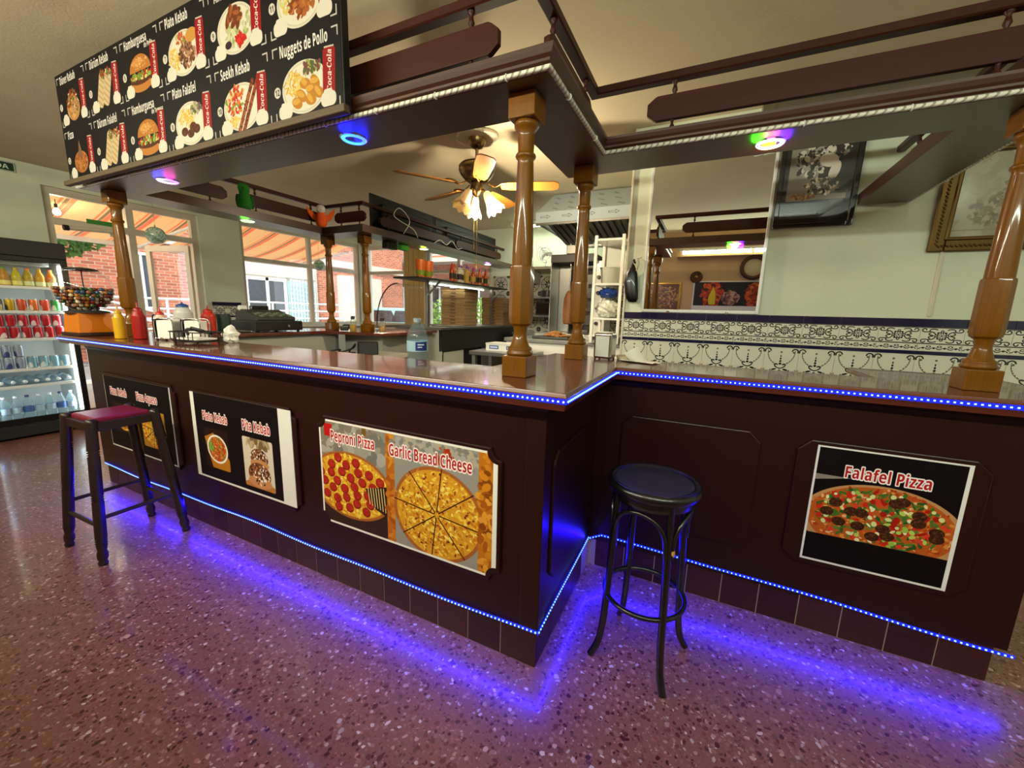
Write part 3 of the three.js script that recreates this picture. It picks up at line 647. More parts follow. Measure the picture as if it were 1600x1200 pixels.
// ---------------------------------------------------------------- prints: menu board and food posters
function text(x, s, px, py, size, { fill = '#fff', line = null, lw = 6, cond = 0.62, align = 'left', rot = 0, fam = 'sans-serif', style = 'bold' } = {}) {
  x.save(); x.translate(px, py); x.rotate(rot); x.scale(cond, 1); x.font = `${style} ${size}px ${fam}`; x.textAlign = align; x.textBaseline = 'middle'; x.lineJoin = 'round';
  if (line) { x.strokeStyle = line; x.lineWidth = lw; x.strokeText(s, 0, 0); }
  x.fillStyle = fill; x.fillText(s, 0, 0); x.restore();
}
const ell = (x, cx, cy, rx, ry, col, rot = 0) => { x.fillStyle = col; x.beginPath(); x.ellipse(cx, cy, Math.abs(rx), Math.abs(ry), rot, 0, 7); x.fill(); };
function scatter(x, n, cx, cy, rx, ry, cols, r0, r1, stretch = 0.6) {
  for (let i = 0; i < n; i++) { const a = rnd() * 6.283, q = Math.sqrt(rnd()); ell(x, cx + Math.cos(a) * rx * q, cy + Math.sin(a) * ry * q, rr(r0, r1), rr(r0, r1) * stretch, pick(cols), rnd() * 3.1); }
}
function fries(x, n, cx, cy, rx, ry, L) {
  for (let i = 0; i < n; i++) { const a = rnd() * 6.28, q = Math.sqrt(rnd()), px = cx + Math.cos(a) * rx * q, py = cy + Math.sin(a) * ry * q, t = rnd() * 3.1; x.strokeStyle = pick(['#e8c04a', '#f0d070', '#d8a838', '#f4dc88']); x.lineWidth = L * 0.22; x.beginPath(); x.moveTo(px, py); x.lineTo(px + Math.cos(t) * L, py + Math.sin(t) * L); x.stroke(); }
}
function plate(x, cx, cy, rx, ry) { ell(x, cx, cy, rx, ry, '#e9e6da'); ell(x, cx, cy, rx * 0.93, ry * 0.93, '#d6d2c4'); ell(x, cx, cy, rx * 0.88, ry * 0.88, '#f0ede2'); }
const FOOD = {
  kebab(x, w, h) { ell(x, w * 0.5, h * 0.62, w * 0.3, h * 0.32, '#c89458'); scatter(x, 160, w * 0.5, h * 0.48, w * 0.27, h * 0.3, ['#7a4a2c', '#94603a', '#b07848', '#5c341e', '#4a7a2c', '#b83020', '#e0d4b0'], 4, 11); scatter(x, 40, w * 0.45, h * 0.72, w * 0.2, h * 0.12, ['#d8a868', '#e0b880', '#b88850'], 6, 14); },
  wrap(x, w, h) { for (const o of [-0.1, 0.14]) { x.save(); x.translate(w * (0.5 + o), h * 0.52); x.rotate(0.45); x.fillStyle = '#dcc8a0'; x.beginPath(); x.roundRect(-w * 0.13, -h * 0.42, w * 0.26, h * 0.84, 24); x.fill(); x.strokeStyle = '#b89868'; x.lineWidth = 5; for (let k = 0; k < 6; k++) { x.beginPath(); x.moveTo(-w * 0.12, -h * 0.36 + k * h * 0.13); x.lineTo(w * 0.12, -h * 0.3 + k * h * 0.13); x.stroke(); } scatter(x, 40, 0, -h * 0.36, w * 0.12, h * 0.1, ['#6a3c22', '#8a5a34', '#4a8a2c', '#c03828', '#e8e0c0'], 4, 9); x.restore(); } },
  burger(x, w, h) { ell(x, w * 0.5, h * 0.8, w * 0.36, h * 0.14, '#c8843c'); ell(x, w * 0.5, h * 0.66, w * 0.38, h * 0.12, '#5a2c16'); scatter(x, 50, w * 0.5, h * 0.6, w * 0.38, h * 0.08, ['#6aa030', '#88b848', '#b83020', '#e8d890'], 6, 13); x.fillStyle = '#c47e34'; x.beginPath(); x.ellipse(w * 0.5, h * 0.5, w * 0.37, h * 0.34, 0, Math.PI, 0); x.fill(); ell(x, w * 0.44, h * 0.32, w * 0.2, h * 0.08, '#dc9c52'); scatter(x, 40, w * 0.5, h * 0.34, w * 0.28, h * 0.12, ['#f0dca0'], 2, 4); },
  plato(x, w, h) { plate(x, w * 0.5, h * 0.55, w * 0.46, h * 0.43); fries(x, 60, w * 0.24, h * 0.55, w * 0.15, h * 0.22, 22); scatter(x, 150, w * 0.6, h * 0.6, w * 0.24, h * 0.24, ['#7a4a30', '#8e5c3c', '#a8785a', '#5a3420', '#c09070'], 4, 12); scatter(x, 40, w * 0.45, h * 0.26, w * 0.16, h * 0.1, ['#b8c878', '#88a848', '#e8e4c0', '#c85838'], 5, 12); ell(x, w * 0.76, h * 0.28, w * 0.16, h * 0.13, '#d8a050'); },
  falafel(x, w, h) { plate(x, w * 0.5, h * 0.55, w * 0.46, h * 0.43); fries(x, 70, w * 0.4, h * 0.38, w * 0.22, h * 0.16, 22); scatter(x, 40, w * 0.7, h * 0.3, w * 0.16, h * 0.12, ['#5a6a38', '#785a6a', '#889850', '#c0b8a0'], 6, 12); for (const [a, b] of [[0.3, 0.68], [0.48, 0.74], [0.66, 0.68], [0.56, 0.62]]) { ell(x, w * a, h * b, w * 0.1, h * 0.09, '#5e3018'); scatter(x, 14, w * a, h * b, w * 0.08, h * 0.07, ['#7a4424', '#4a2410'], 3, 6); } },
  wings(x, w, h) { plate(x, w * 0.5, h * 0.55, w * 0.46, h * 0.43); scatter(x, 70, w * 0.55, h * 0.55, w * 0.32, h * 0.3, ['#c8d0a0', '#a8b878', '#e0e0c0'], 6, 14); for (let k = 0; k < 9; k++) { const a = w * rr(0.3, 0.62), b = h * rr(0.22, 0.55); ell(x, a, b, w * 0.12, h * 0.07, '#7a3c1c', rnd() * 3); ell(x, a + 4, b - 4, w * 0.08, h * 0.04, '#a8602c', rnd() * 3); } scatter(x, 30, w * 0.6, h * 0.76, w * 0.12, h * 0.1, ['#c82018', '#e03828'], 6, 12); ell(x, w * 0.3, h * 0.78, w * 0.08, h * 0.07, '#3a2038'); },
  fried(x, w, h) { plate(x, w * 0.5, h * 0.55, w * 0.46, h * 0.43); scatter(x, 140, w * 0.56, h * 0.5, w * 0.32, h * 0.3, ['#a85c2c', '#b86c34', '#8a441c', '#c8803c'], 8, 16); scatter(x, 40, w * 0.22, h * 0.5, w * 0.1, h * 0.2, ['#d8e0a0', '#e8c868'], 5, 11); },
  seekh(x, w, h) { plate(x, w * 0.5, h * 0.55, w * 0.46, h * 0.43); scatter(x, 70, w * 0.36, h * 0.42, w * 0.24, h * 0.26, ['#d86028', '#e88038', '#78a838', '#e0d890', '#c83020'], 6, 13); fries(x, 30, w * 0.26, h * 0.74, w * 0.14, h * 0.08, 20); for (const o of [0, 0.1]) { x.save(); x.translate(w * (0.6 + o), h * (0.56 + o * 0.4)); x.rotate(-1.0); x.fillStyle = '#7a3a1c'; x.beginPath(); x.roundRect(-w * 0.4, -h * 0.05, w * 0.8, h * 0.1, 16); x.fill(); scatter(x, 50, 0, 0, w * 0.36, h * 0.04, ['#984c24', '#5a2810', '#b86838'], 4, 8); x.restore(); } },
  nuggets(x, w, h) { plate(x, w * 0.5, h * 0.55, w * 0.46, h * 0.43); fries(x, 60, w * 0.3, h * 0.42, w * 0.18, h * 0.2, 22); scatter(x, 40, w * 0.66, h * 0.26, w * 0.18, h * 0.1, ['#5a6a38', '#784a4a', '#a8b060'], 6, 12); for (const [a, b] of [[0.52, 0.5], [0.72, 0.52], [0.62, 0.62], [0.44, 0.68], [0.62, 0.78], [0.34, 0.78], [0.78, 0.7]]) { ell(x, w * a, h * b, w * 0.11, h * 0.09, '#c8882c', rnd()); ell(x, w * a - 4, h * b - 5, w * 0.08, h * 0.05, '#e4b04c', rnd()); } },
  pizza(x, w, h) { ell(x, w * 0.5, h * 0.62, w * 0.32, h * 0.28, '#b87838'); scatter(x, 120, w * 0.5, h * 0.6, w * 0.28, h * 0.24, ['#c89048', '#a86030', '#784020', '#b83820', '#d8b060'], 4, 10); x.fillStyle = '#8a6848'; x.beginPath(); x.moveTo(w * 0.5, h * 0.05); x.lineTo(w * 0.62, h * 0.5); x.lineTo(w * 0.4, h * 0.5); x.fill(); },
};
{
  const W = 2048, H = 500, cw = W / 6;
  const menuTex = tex(W, H, (x) => {
    x.fillStyle = '#120f14'; x.fillRect(0, 0, W, H);
    const items = [['Döner Kebab', '', 1, 'kebab'], ['Pizza', '', 2, 'pizza'], ['Dürüm Kebab', '', 3, 'wrap'], ['Dürum Falafel', '', 4, 'wrap'], ['Hamburguesa', 'de Pollo', 5, 'burger'], ['Hamburguesa', 'de Ternera', 6, 'burger'], ['Plato Kebab', '', 7, 'plato'], ['Plato Falafel', '', 8, 'falafel'], ['Alitas', '', 9, 'wings'], ['Seekh Kebab', '', 10, 'seekh'], ['', '', 11, 'fried'], ['Nuggets de Pollo', '', 12, 'nuggets']];
    items.forEach(([t, sub, n, food], i) => {
      const c = Math.floor(i / 2), r = i % 2, X = c * cw + 10, Y = r * (H / 2) + 6, w = cw - 18, h = H / 2 - 14;
      x.strokeStyle = '#d8d8d8'; x.lineWidth = 5;
      for (const [a, b, sx, sy] of [[X + 6, Y + 10, 1, 1], [X + w - 6, Y + 10, -1, 1], [X + 6, Y + h - 6, 1, -1], [X + w - 6, Y + h - 6, -1, -1]]) { x.beginPath(); x.moveTo(a, b + sy * 26); x.lineTo(a, b); x.lineTo(a + sx * 26, b); x.stroke(); }
      text(x, t, X + 40, Y + 26, 50, { cond: 0.58 });
      if (sub) text(x, sub, X + w - 116, Y + 56, 26, { cond: 0.7 });
      x.save(); x.translate(X + 34, Y + 48); FOOD[food](x, w - 82, h - 54); x.restore();
      x.save(); x.translate(X + w - 74, Y + 58); x.rotate(0.06); x.fillStyle = '#a01218'; x.beginPath(); x.roundRect(0, 0, 56, 130, 10); x.fill(); x.fillStyle = '#d8d4cc'; x.fillRect(6, -4, 44, 5); text(x, 'Coca-Cola', 30, 66, 28, { rot: -Math.PI / 2, align: 'center', cond: 0.85, fam: 'serif', style: 'italic bold' }); x.restore();
      ell(x, X + 18, Y + h * 0.6, 17, 17, '#e4e2dc'); text(x, String(n), X + 18, Y + h * 0.6, 26, { fill: '#111', align: 'center', cond: 0.8 });
      x.fillStyle = '#ecebe4'; for (const [a, b] of [[X + 20, Y + h - 50], [X + w - 92, Y + h - 54]]) { x.beginPath(); x.roundRect(a, b, 70, 42, 18); x.fill(); x.beginPath(); x.roundRect(a + 14, b - 8, 40, 20, 8); x.fill(); }
    });
  });
  const m = thing('menu_board', 'long black food menu board with photos of twelve dishes above the bar', 'menu board', [-2.12, 2.045, -0.075]);
  
  part('backing', rbx(-1.195, 1.195, 0.0, 0.6, -0.02, 0.013, 0.004), MAT.black, m);
  const g = new THREE.PlaneGeometry(2.38, 0.59); const f = part('print', g, phy({ map: menuTex, color: '#cfc9c0', roughness: 0.5, specularIntensity: 0.3 }), m); f.position.set(0, 0.3, 0.0145);
  part('ledge', rbx(-1.2, 1.225, -0.02, 0.008, 0.016, 0.045, 0.005), MAT.plankWood, m);
}
function poster(name, label, w, h, map, pos, notch) {
  const s = notch ? notched(w, h, notch) : shapeOf([[0, 0], [w, 0], [w, h], [0, h]]);
  const g = new THREE.ExtrudeGeometry(s, { depth: 0.0025, bevelEnabled: false, curveSegments: 8 });
  const p = g.attributes.position, uv = g.attributes.uv; for (let i = 0; i < p.count; i++) uv.setXY(i, p.getX(i) / w, p.getY(i) / h);
  return solo(name, g, phy({ map, roughness: 0.45, specularIntensity: 0.3 }), label, 'poster', null, pos);
}
function pizzaRound(x, cx, cy, rx, ry, kind) {
  ell(x, cx, cy, rx, ry, '#a8602c'); scatter(x, 60, cx, cy, rx, ry, ['#8a441c', '#b87034', '#c88848'], 5, 14); ell(x, cx, cy, rx * 0.93, ry * 0.93, '#d89a28');
  scatter(x, 700, cx, cy, rx * 0.9, ry * 0.9, ['#e8b830', '#f0cc48', '#d89020', '#e0a830', '#c87818', '#f4da68'], 5, 16);
  if (kind === 'pepperoni') for (let i = 0; i < 30; i++) { const a = i * 2.4, q = Math.sqrt((i + 0.5) / 30) * 0.84, px = cx + Math.cos(a) * rx * q, py = cy + Math.sin(a) * ry * q; ell(x, px, py, rx * 0.098, rx * 0.09, '#7c1410'); ell(x, px - 1, py - 2, rx * 0.085, rx * 0.076, '#b02a1c'); scatter(x, 8, px, py, rx * 0.07, rx * 0.06, ['#c84030', '#9a2018'], 3, 6); }
  else { scatter(x, 130, cx, cy, rx * 0.88, ry * 0.88, ['#8a3c14', '#a85420', '#7a2c10', '#b06828'], 4, 11); x.strokeStyle = '#3c1c08'; x.lineWidth = 6; for (let k = 0; k < 8; k++) { const a = k * Math.PI / 4 + 0.12; x.beginPath(); x.moveTo(cx + Math.cos(a) * 14, cy + Math.sin(a) * 14); x.lineTo(cx + Math.cos(a) * rx, cy + Math.sin(a) * ry); x.stroke(); } }
}
const redText = (x, s, px, py, size, o = {}) => text(x, s, px, py, size, { fill: '#b01616', line: '#f6ece8', lw: size * 0.16, cond: 0.62, ...o });
{
  const z = -OV + 0.0142;
  poster('food_poster', 'food poster with pepperoni pizza and garlic bread cheese', 0.93, 0.5, tex(1116, 600, (x, w, h) => {
    x.fillStyle = '#efece4'; x.fillRect(0, 0, w, h);
    x.save(); x.beginPath(); x.rect(12, 10, w - 34, h - 22); x.clip();
    x.fillStyle = '#8d8a80'; x.fillRect(0, 0, w, h); scatter(x, 300, w * 0.2, 120, 240, 120, ['#9a968a', '#a8a498', '#77746a', '#84786a'], 20, 60); x.fillStyle = '#c01818'; x.fillRect(40, 22, 62, 70); x.fillStyle = '#7a5a20'; x.fillRect(320, 8, 30, 40);
    ell(x, 220, 520, 320, 110, '#38231a'); pizzaRound(x, 220, 350, 300, 190, 'pepperoni');
    x.fillStyle = '#38231a'; x.beginPath(); x.moveTo(330, 340); x.lineTo(480, 300); x.lineTo(520, 480); x.lineTo(400, 440); x.fill(); x.strokeStyle = '#efd890'; x.lineWidth = 5; for (let k = 0; k < 7; k++) { x.beginPath(); x.moveTo(350 + k * 18, 330 - k * 3); x.lineTo(362 + k * 18, 420 + k * 4); x.stroke(); }
    x.fillStyle = '#b8661a'; x.fillRect(480, 0, 60, h); scatter(x, 60, 510, 300, 30, 300, ['#c87820', '#a85416', '#d08a30'], 10, 26);
    x.fillStyle = '#96928a'; x.fillRect(534, 0, 490, h); scatter(x, 200, 780, 60, 260, 60, ['#a8a49c', '#84807a', '#b4a890'], 10, 30); scatter(x, 30, 830, 70, 60, 40, ['#a03018', '#b84a20'], 8, 16);
    pizzaRound(x, 790, 370, 262, 240, 'garlic');
    x.fillStyle = '#c07018'; x.fillRect(1022, 0, 90, h); scatter(x, 90, 1066, 300, 44, 300, ['#d08420', '#a85a14', '#88440e', '#e09a34'], 12, 30);
    x.restore();
    redText(x, 'Peproni Pizza', 86, 86, 84, { cond: 0.6 }); redText(x, 'Garlic Bread Cheese', 500, 92, 84, { cond: 0.6 });
  }), [-1.195, 0.33, z], 0.045);
  poster('food_poster', 'black food poster with kebab plate and pita kebab between white margins', 0.875, 0.5, tex(1050, 600, (x, w, h) => {
    x.fillStyle = '#e9e7df'; x.fillRect(0, 0, w, h); x.fillStyle = '#140d0c'; x.fillRect(44, 0, 890, h - 14);
    redText(x, 'Plato Kebab', 130, 150, 80); redText(x, 'Pita Kebab', 570, 150, 88);
    const pic = (X, Y, W, H, f) => { x.save(); x.beginPath(); x.roundRect(X, Y, W, H, 14); x.clip(); f(); x.restore(); };
    pic(130, 230, 270, 280, () => { x.fillStyle = '#2a1810'; x.fillRect(130, 230, 270, 280); x.fillStyle = '#b8761c'; x.beginPath(); x.moveTo(130, 300); x.lineTo(240, 260); x.lineTo(400, 430); x.lineTo(400, 510); x.lineTo(200, 510); x.fill(); ell(x, 270, 370, 118, 100, '#efe9da'); ell(x, 270, 370, 102, 86, '#b85820'); scatter(x, 160, 270, 370, 98, 82, ['#c06828', '#d88a38', '#a03818', '#e0b060', '#5a8a30', '#c82818'], 4, 12); scatter(x, 30, 200, 360, 26, 40, ['#58a030', '#78b848'], 6, 12); });
    pic(560, 225, 300, 330, () => { x.fillStyle = '#d8ccb8'; x.fillRect(560, 225, 300, 330); scatter(x, 40, 720, 250, 120, 30, ['#a89070', '#786040', '#c0a880'], 14, 34); ell(x, 720, 545, 170, 40, '#b87838'); for (const [a, b, r] of [[720, 350, 88], [712, 460, 112]]) { ell(x, a, b, r, r * 0.7, '#7a4426'); scatter(x, 150, a, b, r * 0.95, r * 0.62, ['#4a2414', '#8a5030', '#b07848', '#efe8dc', '#d8ccc0', '#2e160c'], 4, 13); ell(x, a, b + r * 0.45, r * 1.05, r * 0.35, '#c88c58'); } scatter(x, 30, 712, 480, 90, 50, ['#f2ece0', '#4a2414'], 6, 14); });
  }), [-2.265, 0.335, z]);
  poster('food_poster', 'black food poster with two pizza photos behind the burgundy stool', 0.86, 0.5, tex(1032, 600, (x, w, h) => {
    x.fillStyle = '#d9d6ce'; x.fillRect(0, 0, w, h); x.fillStyle = '#0f0a0a'; x.fillRect(4, 0, w - 16, h - 12);
    redText(x, 'Pizza Kebab', 90, 120, 80); redText(x, 'Pizza 4queso', 520, 120, 84);
    const pic = (X, Y, W, H, f) => { x.save(); x.beginPath(); x.roundRect(X, Y, W, H, 12); x.clip(); f(); x.restore(); };
    pic(110, 210, 320, 250, () => { x.fillStyle = '#2c1a10'; x.fillRect(110, 210, 320, 250); pizzaRound(x, 270, 340, 150, 100, 'garlic'); scatter(x, 120, 270, 340, 120, 80, ['#6a3a1c', '#8a5030', '#a8703c'], 5, 14); });
    pic(560, 210, 350, 300, () => { x.fillStyle = '#b07a28'; x.fillRect(560, 210, 350, 300); pizzaRound(x, 735, 360, 190, 150, 'plain'); });
  }), [-3.345, 0.33, z]);
  const zr = -RET - OV + 0.0142;
  poster('food_poster', 'falafel pizza poster with white border on the recessed counter section', 0.455, 0.5, tex(728, 800, (x, w, h) => {
    x.fillStyle = '#e9e6de'; x.fillRect(0, 0, w, h); x.fillStyle = '#0e090b'; x.fillRect(12, 10, w - 32, h - 24);
    x.save(); x.beginPath(); x.rect(12, 190, w - 32, 410); x.clip();
    x.fillStyle = '#8a8078'; x.beginPath(); x.moveTo(12, 190); x.lineTo(200, 190); x.lineTo(12, 230); x.fill();
    ell(x, w * 0.5, 470, 400, 260, '#c08a58'); ell(x, w * 0.5, 460, 365, 235, '#b8581c'); scatter(x, 400, w * 0.5, 450, 360, 230, ['#c86a24', '#d88a3c', '#b84818', '#e0b078', '#a83818'], 5, 16);
    scatter(x, 200, w * 0.5, 430, 330, 190, ['#3c6a24', '#2c5420', '#527c30', '#486c28'], 10, 30, 0.4);
    scatter(x, 70, w * 0.5, 430, 320, 180, ['#c42818', '#d83c24', '#a81c10'], 12, 26, 0.7);
    scatter(x, 60, w * 0.5, 430, 320, 180, ['#d8d890', '#b8c858', '#e8e4b0', '#98b848'], 9, 20, 0.7);
    for (let i = 0; i < 15; i++) { const a = rnd() * 6.28, q = Math.sqrt(rnd()), px = w * 0.5 + Math.cos(a) * 300 * q, py = 440 + Math.sin(a) * 160 * q; ell(x, px, py, 36, 30, '#40200f'); scatter(x, 20, px, py, 32, 26, ['#5a3018', '#2c140a', '#6a3c20'], 3, 8); }
    x.restore();
    x.fillStyle = '#0e090b'; x.fillRect(12, 640, w - 32, 146);
    x.fillStyle = '#0e090b'; x.fillRect(12, 10, w - 32, 180); redText(x, 'Falafel Pizza', w * 0.5, 150, 104, { align: 'center', cond: 0.68 });
  }), [0.811, 0.333, zr]);
}
// ---------------------------------------------------------------- stools
{
  const s = thing('wooden_bar_stool', 'dark turned wooden bar stool with square burgundy seat', 'stool', [-2.485, 0, 0.188], 0.03);
  const legProfile = (L) => { const p = [[0.0001, 0], [0.019, 0.001], [0.021, 0.012], [0.016, 0.022], [0.022, 0.034], [0.023, 0.06], [0.018, 0.075]]; for (const y of [0.105, 0.33, 0.56]) p.push([0.0235, y], [0.018, y + 0.003], [0.0255, y + 0.009], [0.018, y + 0.015], [0.0255, y + 0.021], [0.018, y + 0.027], [0.024, y + 0.031]); p.push([0.022, L - 0.03], [0.0245, L - 0.02], [0.022, L - 0.006], [0.012, L], [0.0001, L + 0.001]); return p; };
  for (const [a, b] of [[-1, 1], [1, 1], [-1, -1], [1, -1]]) {
    const A = new THREE.Vector3(a * 0.187, 0, b * 0.185), B = new THREE.Vector3(a * 0.132, 0.745, b * 0.128), d = B.clone().sub(A), L = d.length();
    const g = lathe(legProfile(L), 16); g.applyQuaternion(new THREE.Quaternion().setFromUnitVectors(new THREE.Vector3(0, 1, 0), d.normalize())); g.translate(A.x, 0.002, A.z);
    part('leg', g, MAT.stoolWood, s);
  }
  const at = (a, b, y) => { const t = y / 0.745; return [a * (0.187 + (0.132 - 0.187) * t), y, b * (0.185 + (0.128 - 0.185) * t)]; };
  part('stretcher', bar(at(-1, 1, 0.2), at(1, 1, 0.2), 0.011, 10), MAT.stoolWood, s);
  part('stretcher', bar(at(-1, -1, 0.2), at(1, -1, 0.2), 0.011, 10), MAT.stoolWood, s);
  part('stretcher', bar(at(-1, 1, 0.26), at(-1, -1, 0.26), 0.011, 10), MAT.stoolWood, s);
  part('stretcher', bar(at(1, 1, 0.24), at(1, -1, 0.24), 0.011, 10), MAT.stoolWood, s);
  part('apron', [rbx(-0.115, 0.115, 0.68, 0.725, 0.115, 0.14, 0.004), rbx(-0.115, 0.115, 0.68, 0.725, -0.14, -0.115, 0.004), rbx(-0.145, -0.12, 0.68, 0.725, -0.112, 0.112, 0.004, 'z'), rbx(0.12, 0.145, 0.68, 0.725, -0.112, 0.112, 0.004, 'z')], MAT.stoolWood, s);
  const seat = new RoundedBoxGeometry(0.25, 0.035, 0.235, 4, 0.014); { const p = seat.attributes.position; for (let i = 0; i < p.count; i++) if (p.getY(i) > 0) p.setY(i, p.getY(i) + 0.008 * (1 - (p.getX(i) / 0.125) ** 2) * (1 - (p.getZ(i) / 0.118) ** 2)); seat.computeVertexNormals(); }
  part('seat', seat.translate(0, 0.727, 0), MAT.burgundy, s);
}
{
  const s = thing('bentwood_stool', 'black bentwood bar stool with round woven seat and foot ring', 'stool', [0.24, 0, -0.365], 0);
  const cane = tex(256, 256, (x, w, h) => { x.fillStyle = '#171419'; x.fillRect(0, 0, w, h); x.strokeStyle = '#2c2830'; x.lineWidth = 5; for (let i = -16; i < 32; i++) { x.beginPath(); x.moveTo(i * 16, 0); x.lineTo(i * 16 + 256, 256); x.stroke(); x.beginPath(); x.moveTo(i * 16, 256); x.lineTo(i * 16 + 256, 0); x.stroke(); } }, { repeat: [12, 12] });
  part('seat_rim', lathe([[0.13, 0.7], [0.15, 0.695], [0.163, 0.703], [0.167, 0.718], [0.162, 0.732], [0.15, 0.737], [0.14, 0.733], [0.135, 0.722]], 48), MAT.stoolBlack, s);
  part('seat', uvm(lathe([[0.0001, 0.722], [0.07, 0.723], [0.138, 0.73], [0.138, 0.715], [0.0001, 0.71]].reverse(), 40)), phy({ map: cane, roughness: 0.45 }), s);
  part('seat_hoop', lathe([[0.128, 0.665], [0.142, 0.665], [0.142, 0.698], [0.128, 0.698], [0.128, 0.665]], 40), MAT.stoolBlack, s);
  for (let k = 0; k < 4; k++) {
    const a = (57 + 90 * k) * Math.PI / 180, P = (r, y, da = 0) => [Math.cos(a + da) * r, y, Math.sin(a + da) * r];
    part('leg', tube([P(0.132, 0.7), P(0.14, 0.5), P(0.15, 0.28), P(0.158, 0.14), P(0.172, 0.06), P(0.2, 0.006)], 0.0135, 40, 10), MAT.stoolBlack, s);
    part('arch', tube([P(0.146, 0.5, 0.07), P(0.143, 0.58, 0.14), P(0.14, 0.63, 0.36), P(0.138, 0.652, 0.785), P(0.14, 0.63, 1.21), P(0.143, 0.58, 1.43), P(0.146, 0.5, 1.5)], 0.008, 36, 8), MAT.stoolBlack, s);
  }
  const ringPts = []; for (let k = 0; k < 32; k++) ringPts.push([Math.cos(k / 32 * 6.2832) * 0.148, 0.268, Math.sin(k / 32 * 6.2832) * 0.148]);
  part('foot_ring', tube(ringPts, 0.0095, 96, 10, true), MAT.stoolBlack, s);
  part('bare_wood_patch', new THREE.SphereGeometry(0.0135, 10, 8).scale(0.62, 1.4, 0.62).translate(Math.cos(0.9) * 0.1465, 0.525, Math.sin(0.9) * 0.1465), std({ color: '#b98a4a', roughness: 0.7 }), s);
}
// ---------------------------------------------------------------- gumball machine
{
  const gx = -3.52, gz = -0.11, cy = TOP + 0.31, R = 0.155;
  const s = thing('gumball_machine', 'gumball machine with glass globe on orange base at the worktop end', 'gumball machine', [gx, TOP, gz], 0.1);
  const base = toCreasedNormals(lathe([[0.0001, 0.001], [0.142, 0.001], [0.142, 0.02], [0.136, 0.022], [0.118, 0.155], [0.0001, 0.157]], 4), 0.4).rotateY(Math.PI / 4);
  part('base', base, MAT.orange, s);
  part('foot_plate', new RoundedBoxGeometry(0.215, 0.024, 0.215, 2, 0.006).translate(0, 0.0125, 0), std({ color: '#3a2016', roughness: 0.5 }), s);
  part('collar', lathe([[0.118, 0.156], [0.11, 0.166], [0.09, 0.17], [0.06, 0.172], [0.0001, 0.172]], 32), MAT.darkGrey, s);
  const prof = []; for (let i = 0; i <= 22; i++) { const a = -1.13 + i / 22 * 2.2; prof.push([Math.cos(a) * R, 0.31 + Math.sin(a) * R * 0.98]); }
  part('globe', lathe(prof, 40), MAT.glass, s);
  part('lid', lathe([[0.0001, 0.462], [0.03, 0.462], [0.07, 0.452], [0.088, 0.446], [0.088, 0.438], [0.07, 0.436]], 32), MAT.blackGloss, s);
  part('rod', cyl(0.004, 0.004, 0.26, 8, 0.18), MAT.black, s);
  const ball = new THREE.SphereGeometry(0.0128, 12, 9), cols = ['#5a2a14', '#7a3a18', '#3c5a24', '#b87a22', '#8a1c18', '#c8b89a', '#1e3a20', '#7a4a2a', '#d8c8a8', '#4a2010', '#a8622a', '#2a4a6a'].map((c) => phy({ color: c, roughness: 0.25, clearcoat: 0.5 }));
  const d = 0.0262; let n = 0;
  for (let j = 0; j < 8; j++) for (let i = -7; i <= 7; i++) for (let k = -7; k <= 7; k++) {
    const y = -0.124 + j * d * 0.816, x = (i + ((j + k) % 2 ? 0.5 : 0)) * d + rr(-0.0012, 0.0012), z = k * d * 0.866 + rr(-0.0012, 0.0012), r = Math.hypot(x, y, z);
    if (r > R - 0.0145 || (r < R - 0.043 && j < 6) || Math.hypot(x, z) < 0.018 || y > 0.01) continue;
    if (n >= 285) continue; n++;
    solo('gumball', ball, pick(cols), 'small round gumball inside the glass globe', 'gumball', 'gumballs in the glass globe', [gx + x, cy + y + rr(-0.001, 0.001), gz + z]);
  }
}
// ---------------------------------------------------------------- bottles, holders and register on the worktop
const bottleGeo = (r, h, neck = 0.35, nr = 0.3) => lathe([[0.0001, 0], [r * 0.9, 0], [r, h * 0.03], [r, h * (1 - neck) - r * 0.3], [r * 0.85, h * (1 - neck)], [r * nr * 1.2, h * (1 - neck * 0.72)], [r * nr, h * (1 - neck * 0.6)]], 20);
function squeeze(pos, col, cap, r, h, label, nozzle = true) {
  const s = thing('squeeze_bottle', label, 'bottle', pos);
  part('body', bottleGeo(r, h, 0.3, 0.55), phy({ color: col, roughness: 0.35, clearcoat: 0.2 }), s);
  part('cap', [lathe([[r * 0.62, h * 0.8], [r * 0.62, h * 0.86], [r * 0.4, h * 0.89], [0.006, h * 0.91], [0.0035, h * (nozzle ? 1.05 : 0.95)], [0.0001, h * (nozzle ? 1.05 : 0.95)]], 16)], phy({ color: cap, roughness: 0.35 }), s);
  return s;
}
squeeze([-2.955, TOP, -0.165], '#a01410', '#8c100e', 0.037, 0.225, 'red ketchup squeeze bottle beside the napkin holder');
squeeze([-3.05, TOP, -0.1], '#d8a818', '#c89a10', 0.03, 0.2, 'yellow mustard squeeze bottle at the foot of the column');
squeeze([-2.86, TOP, -0.24], '#d8b8a8', '#c02018', 0.035, 0.2, 'pinkish sauce squeeze bottle with red nozzle');
squeeze([-3.14, TOP, -0.5], '#c8c8c0', '#274a86', 0.06, 0.26, 'white sauce tub with blue lid behind the napkin holders', false);
squeeze([-3.25, TOP, -0.72], '#c02a1c', '#a81810', 0.05, 0.22, 'red sauce bottle with short nozzle on the inner counter');
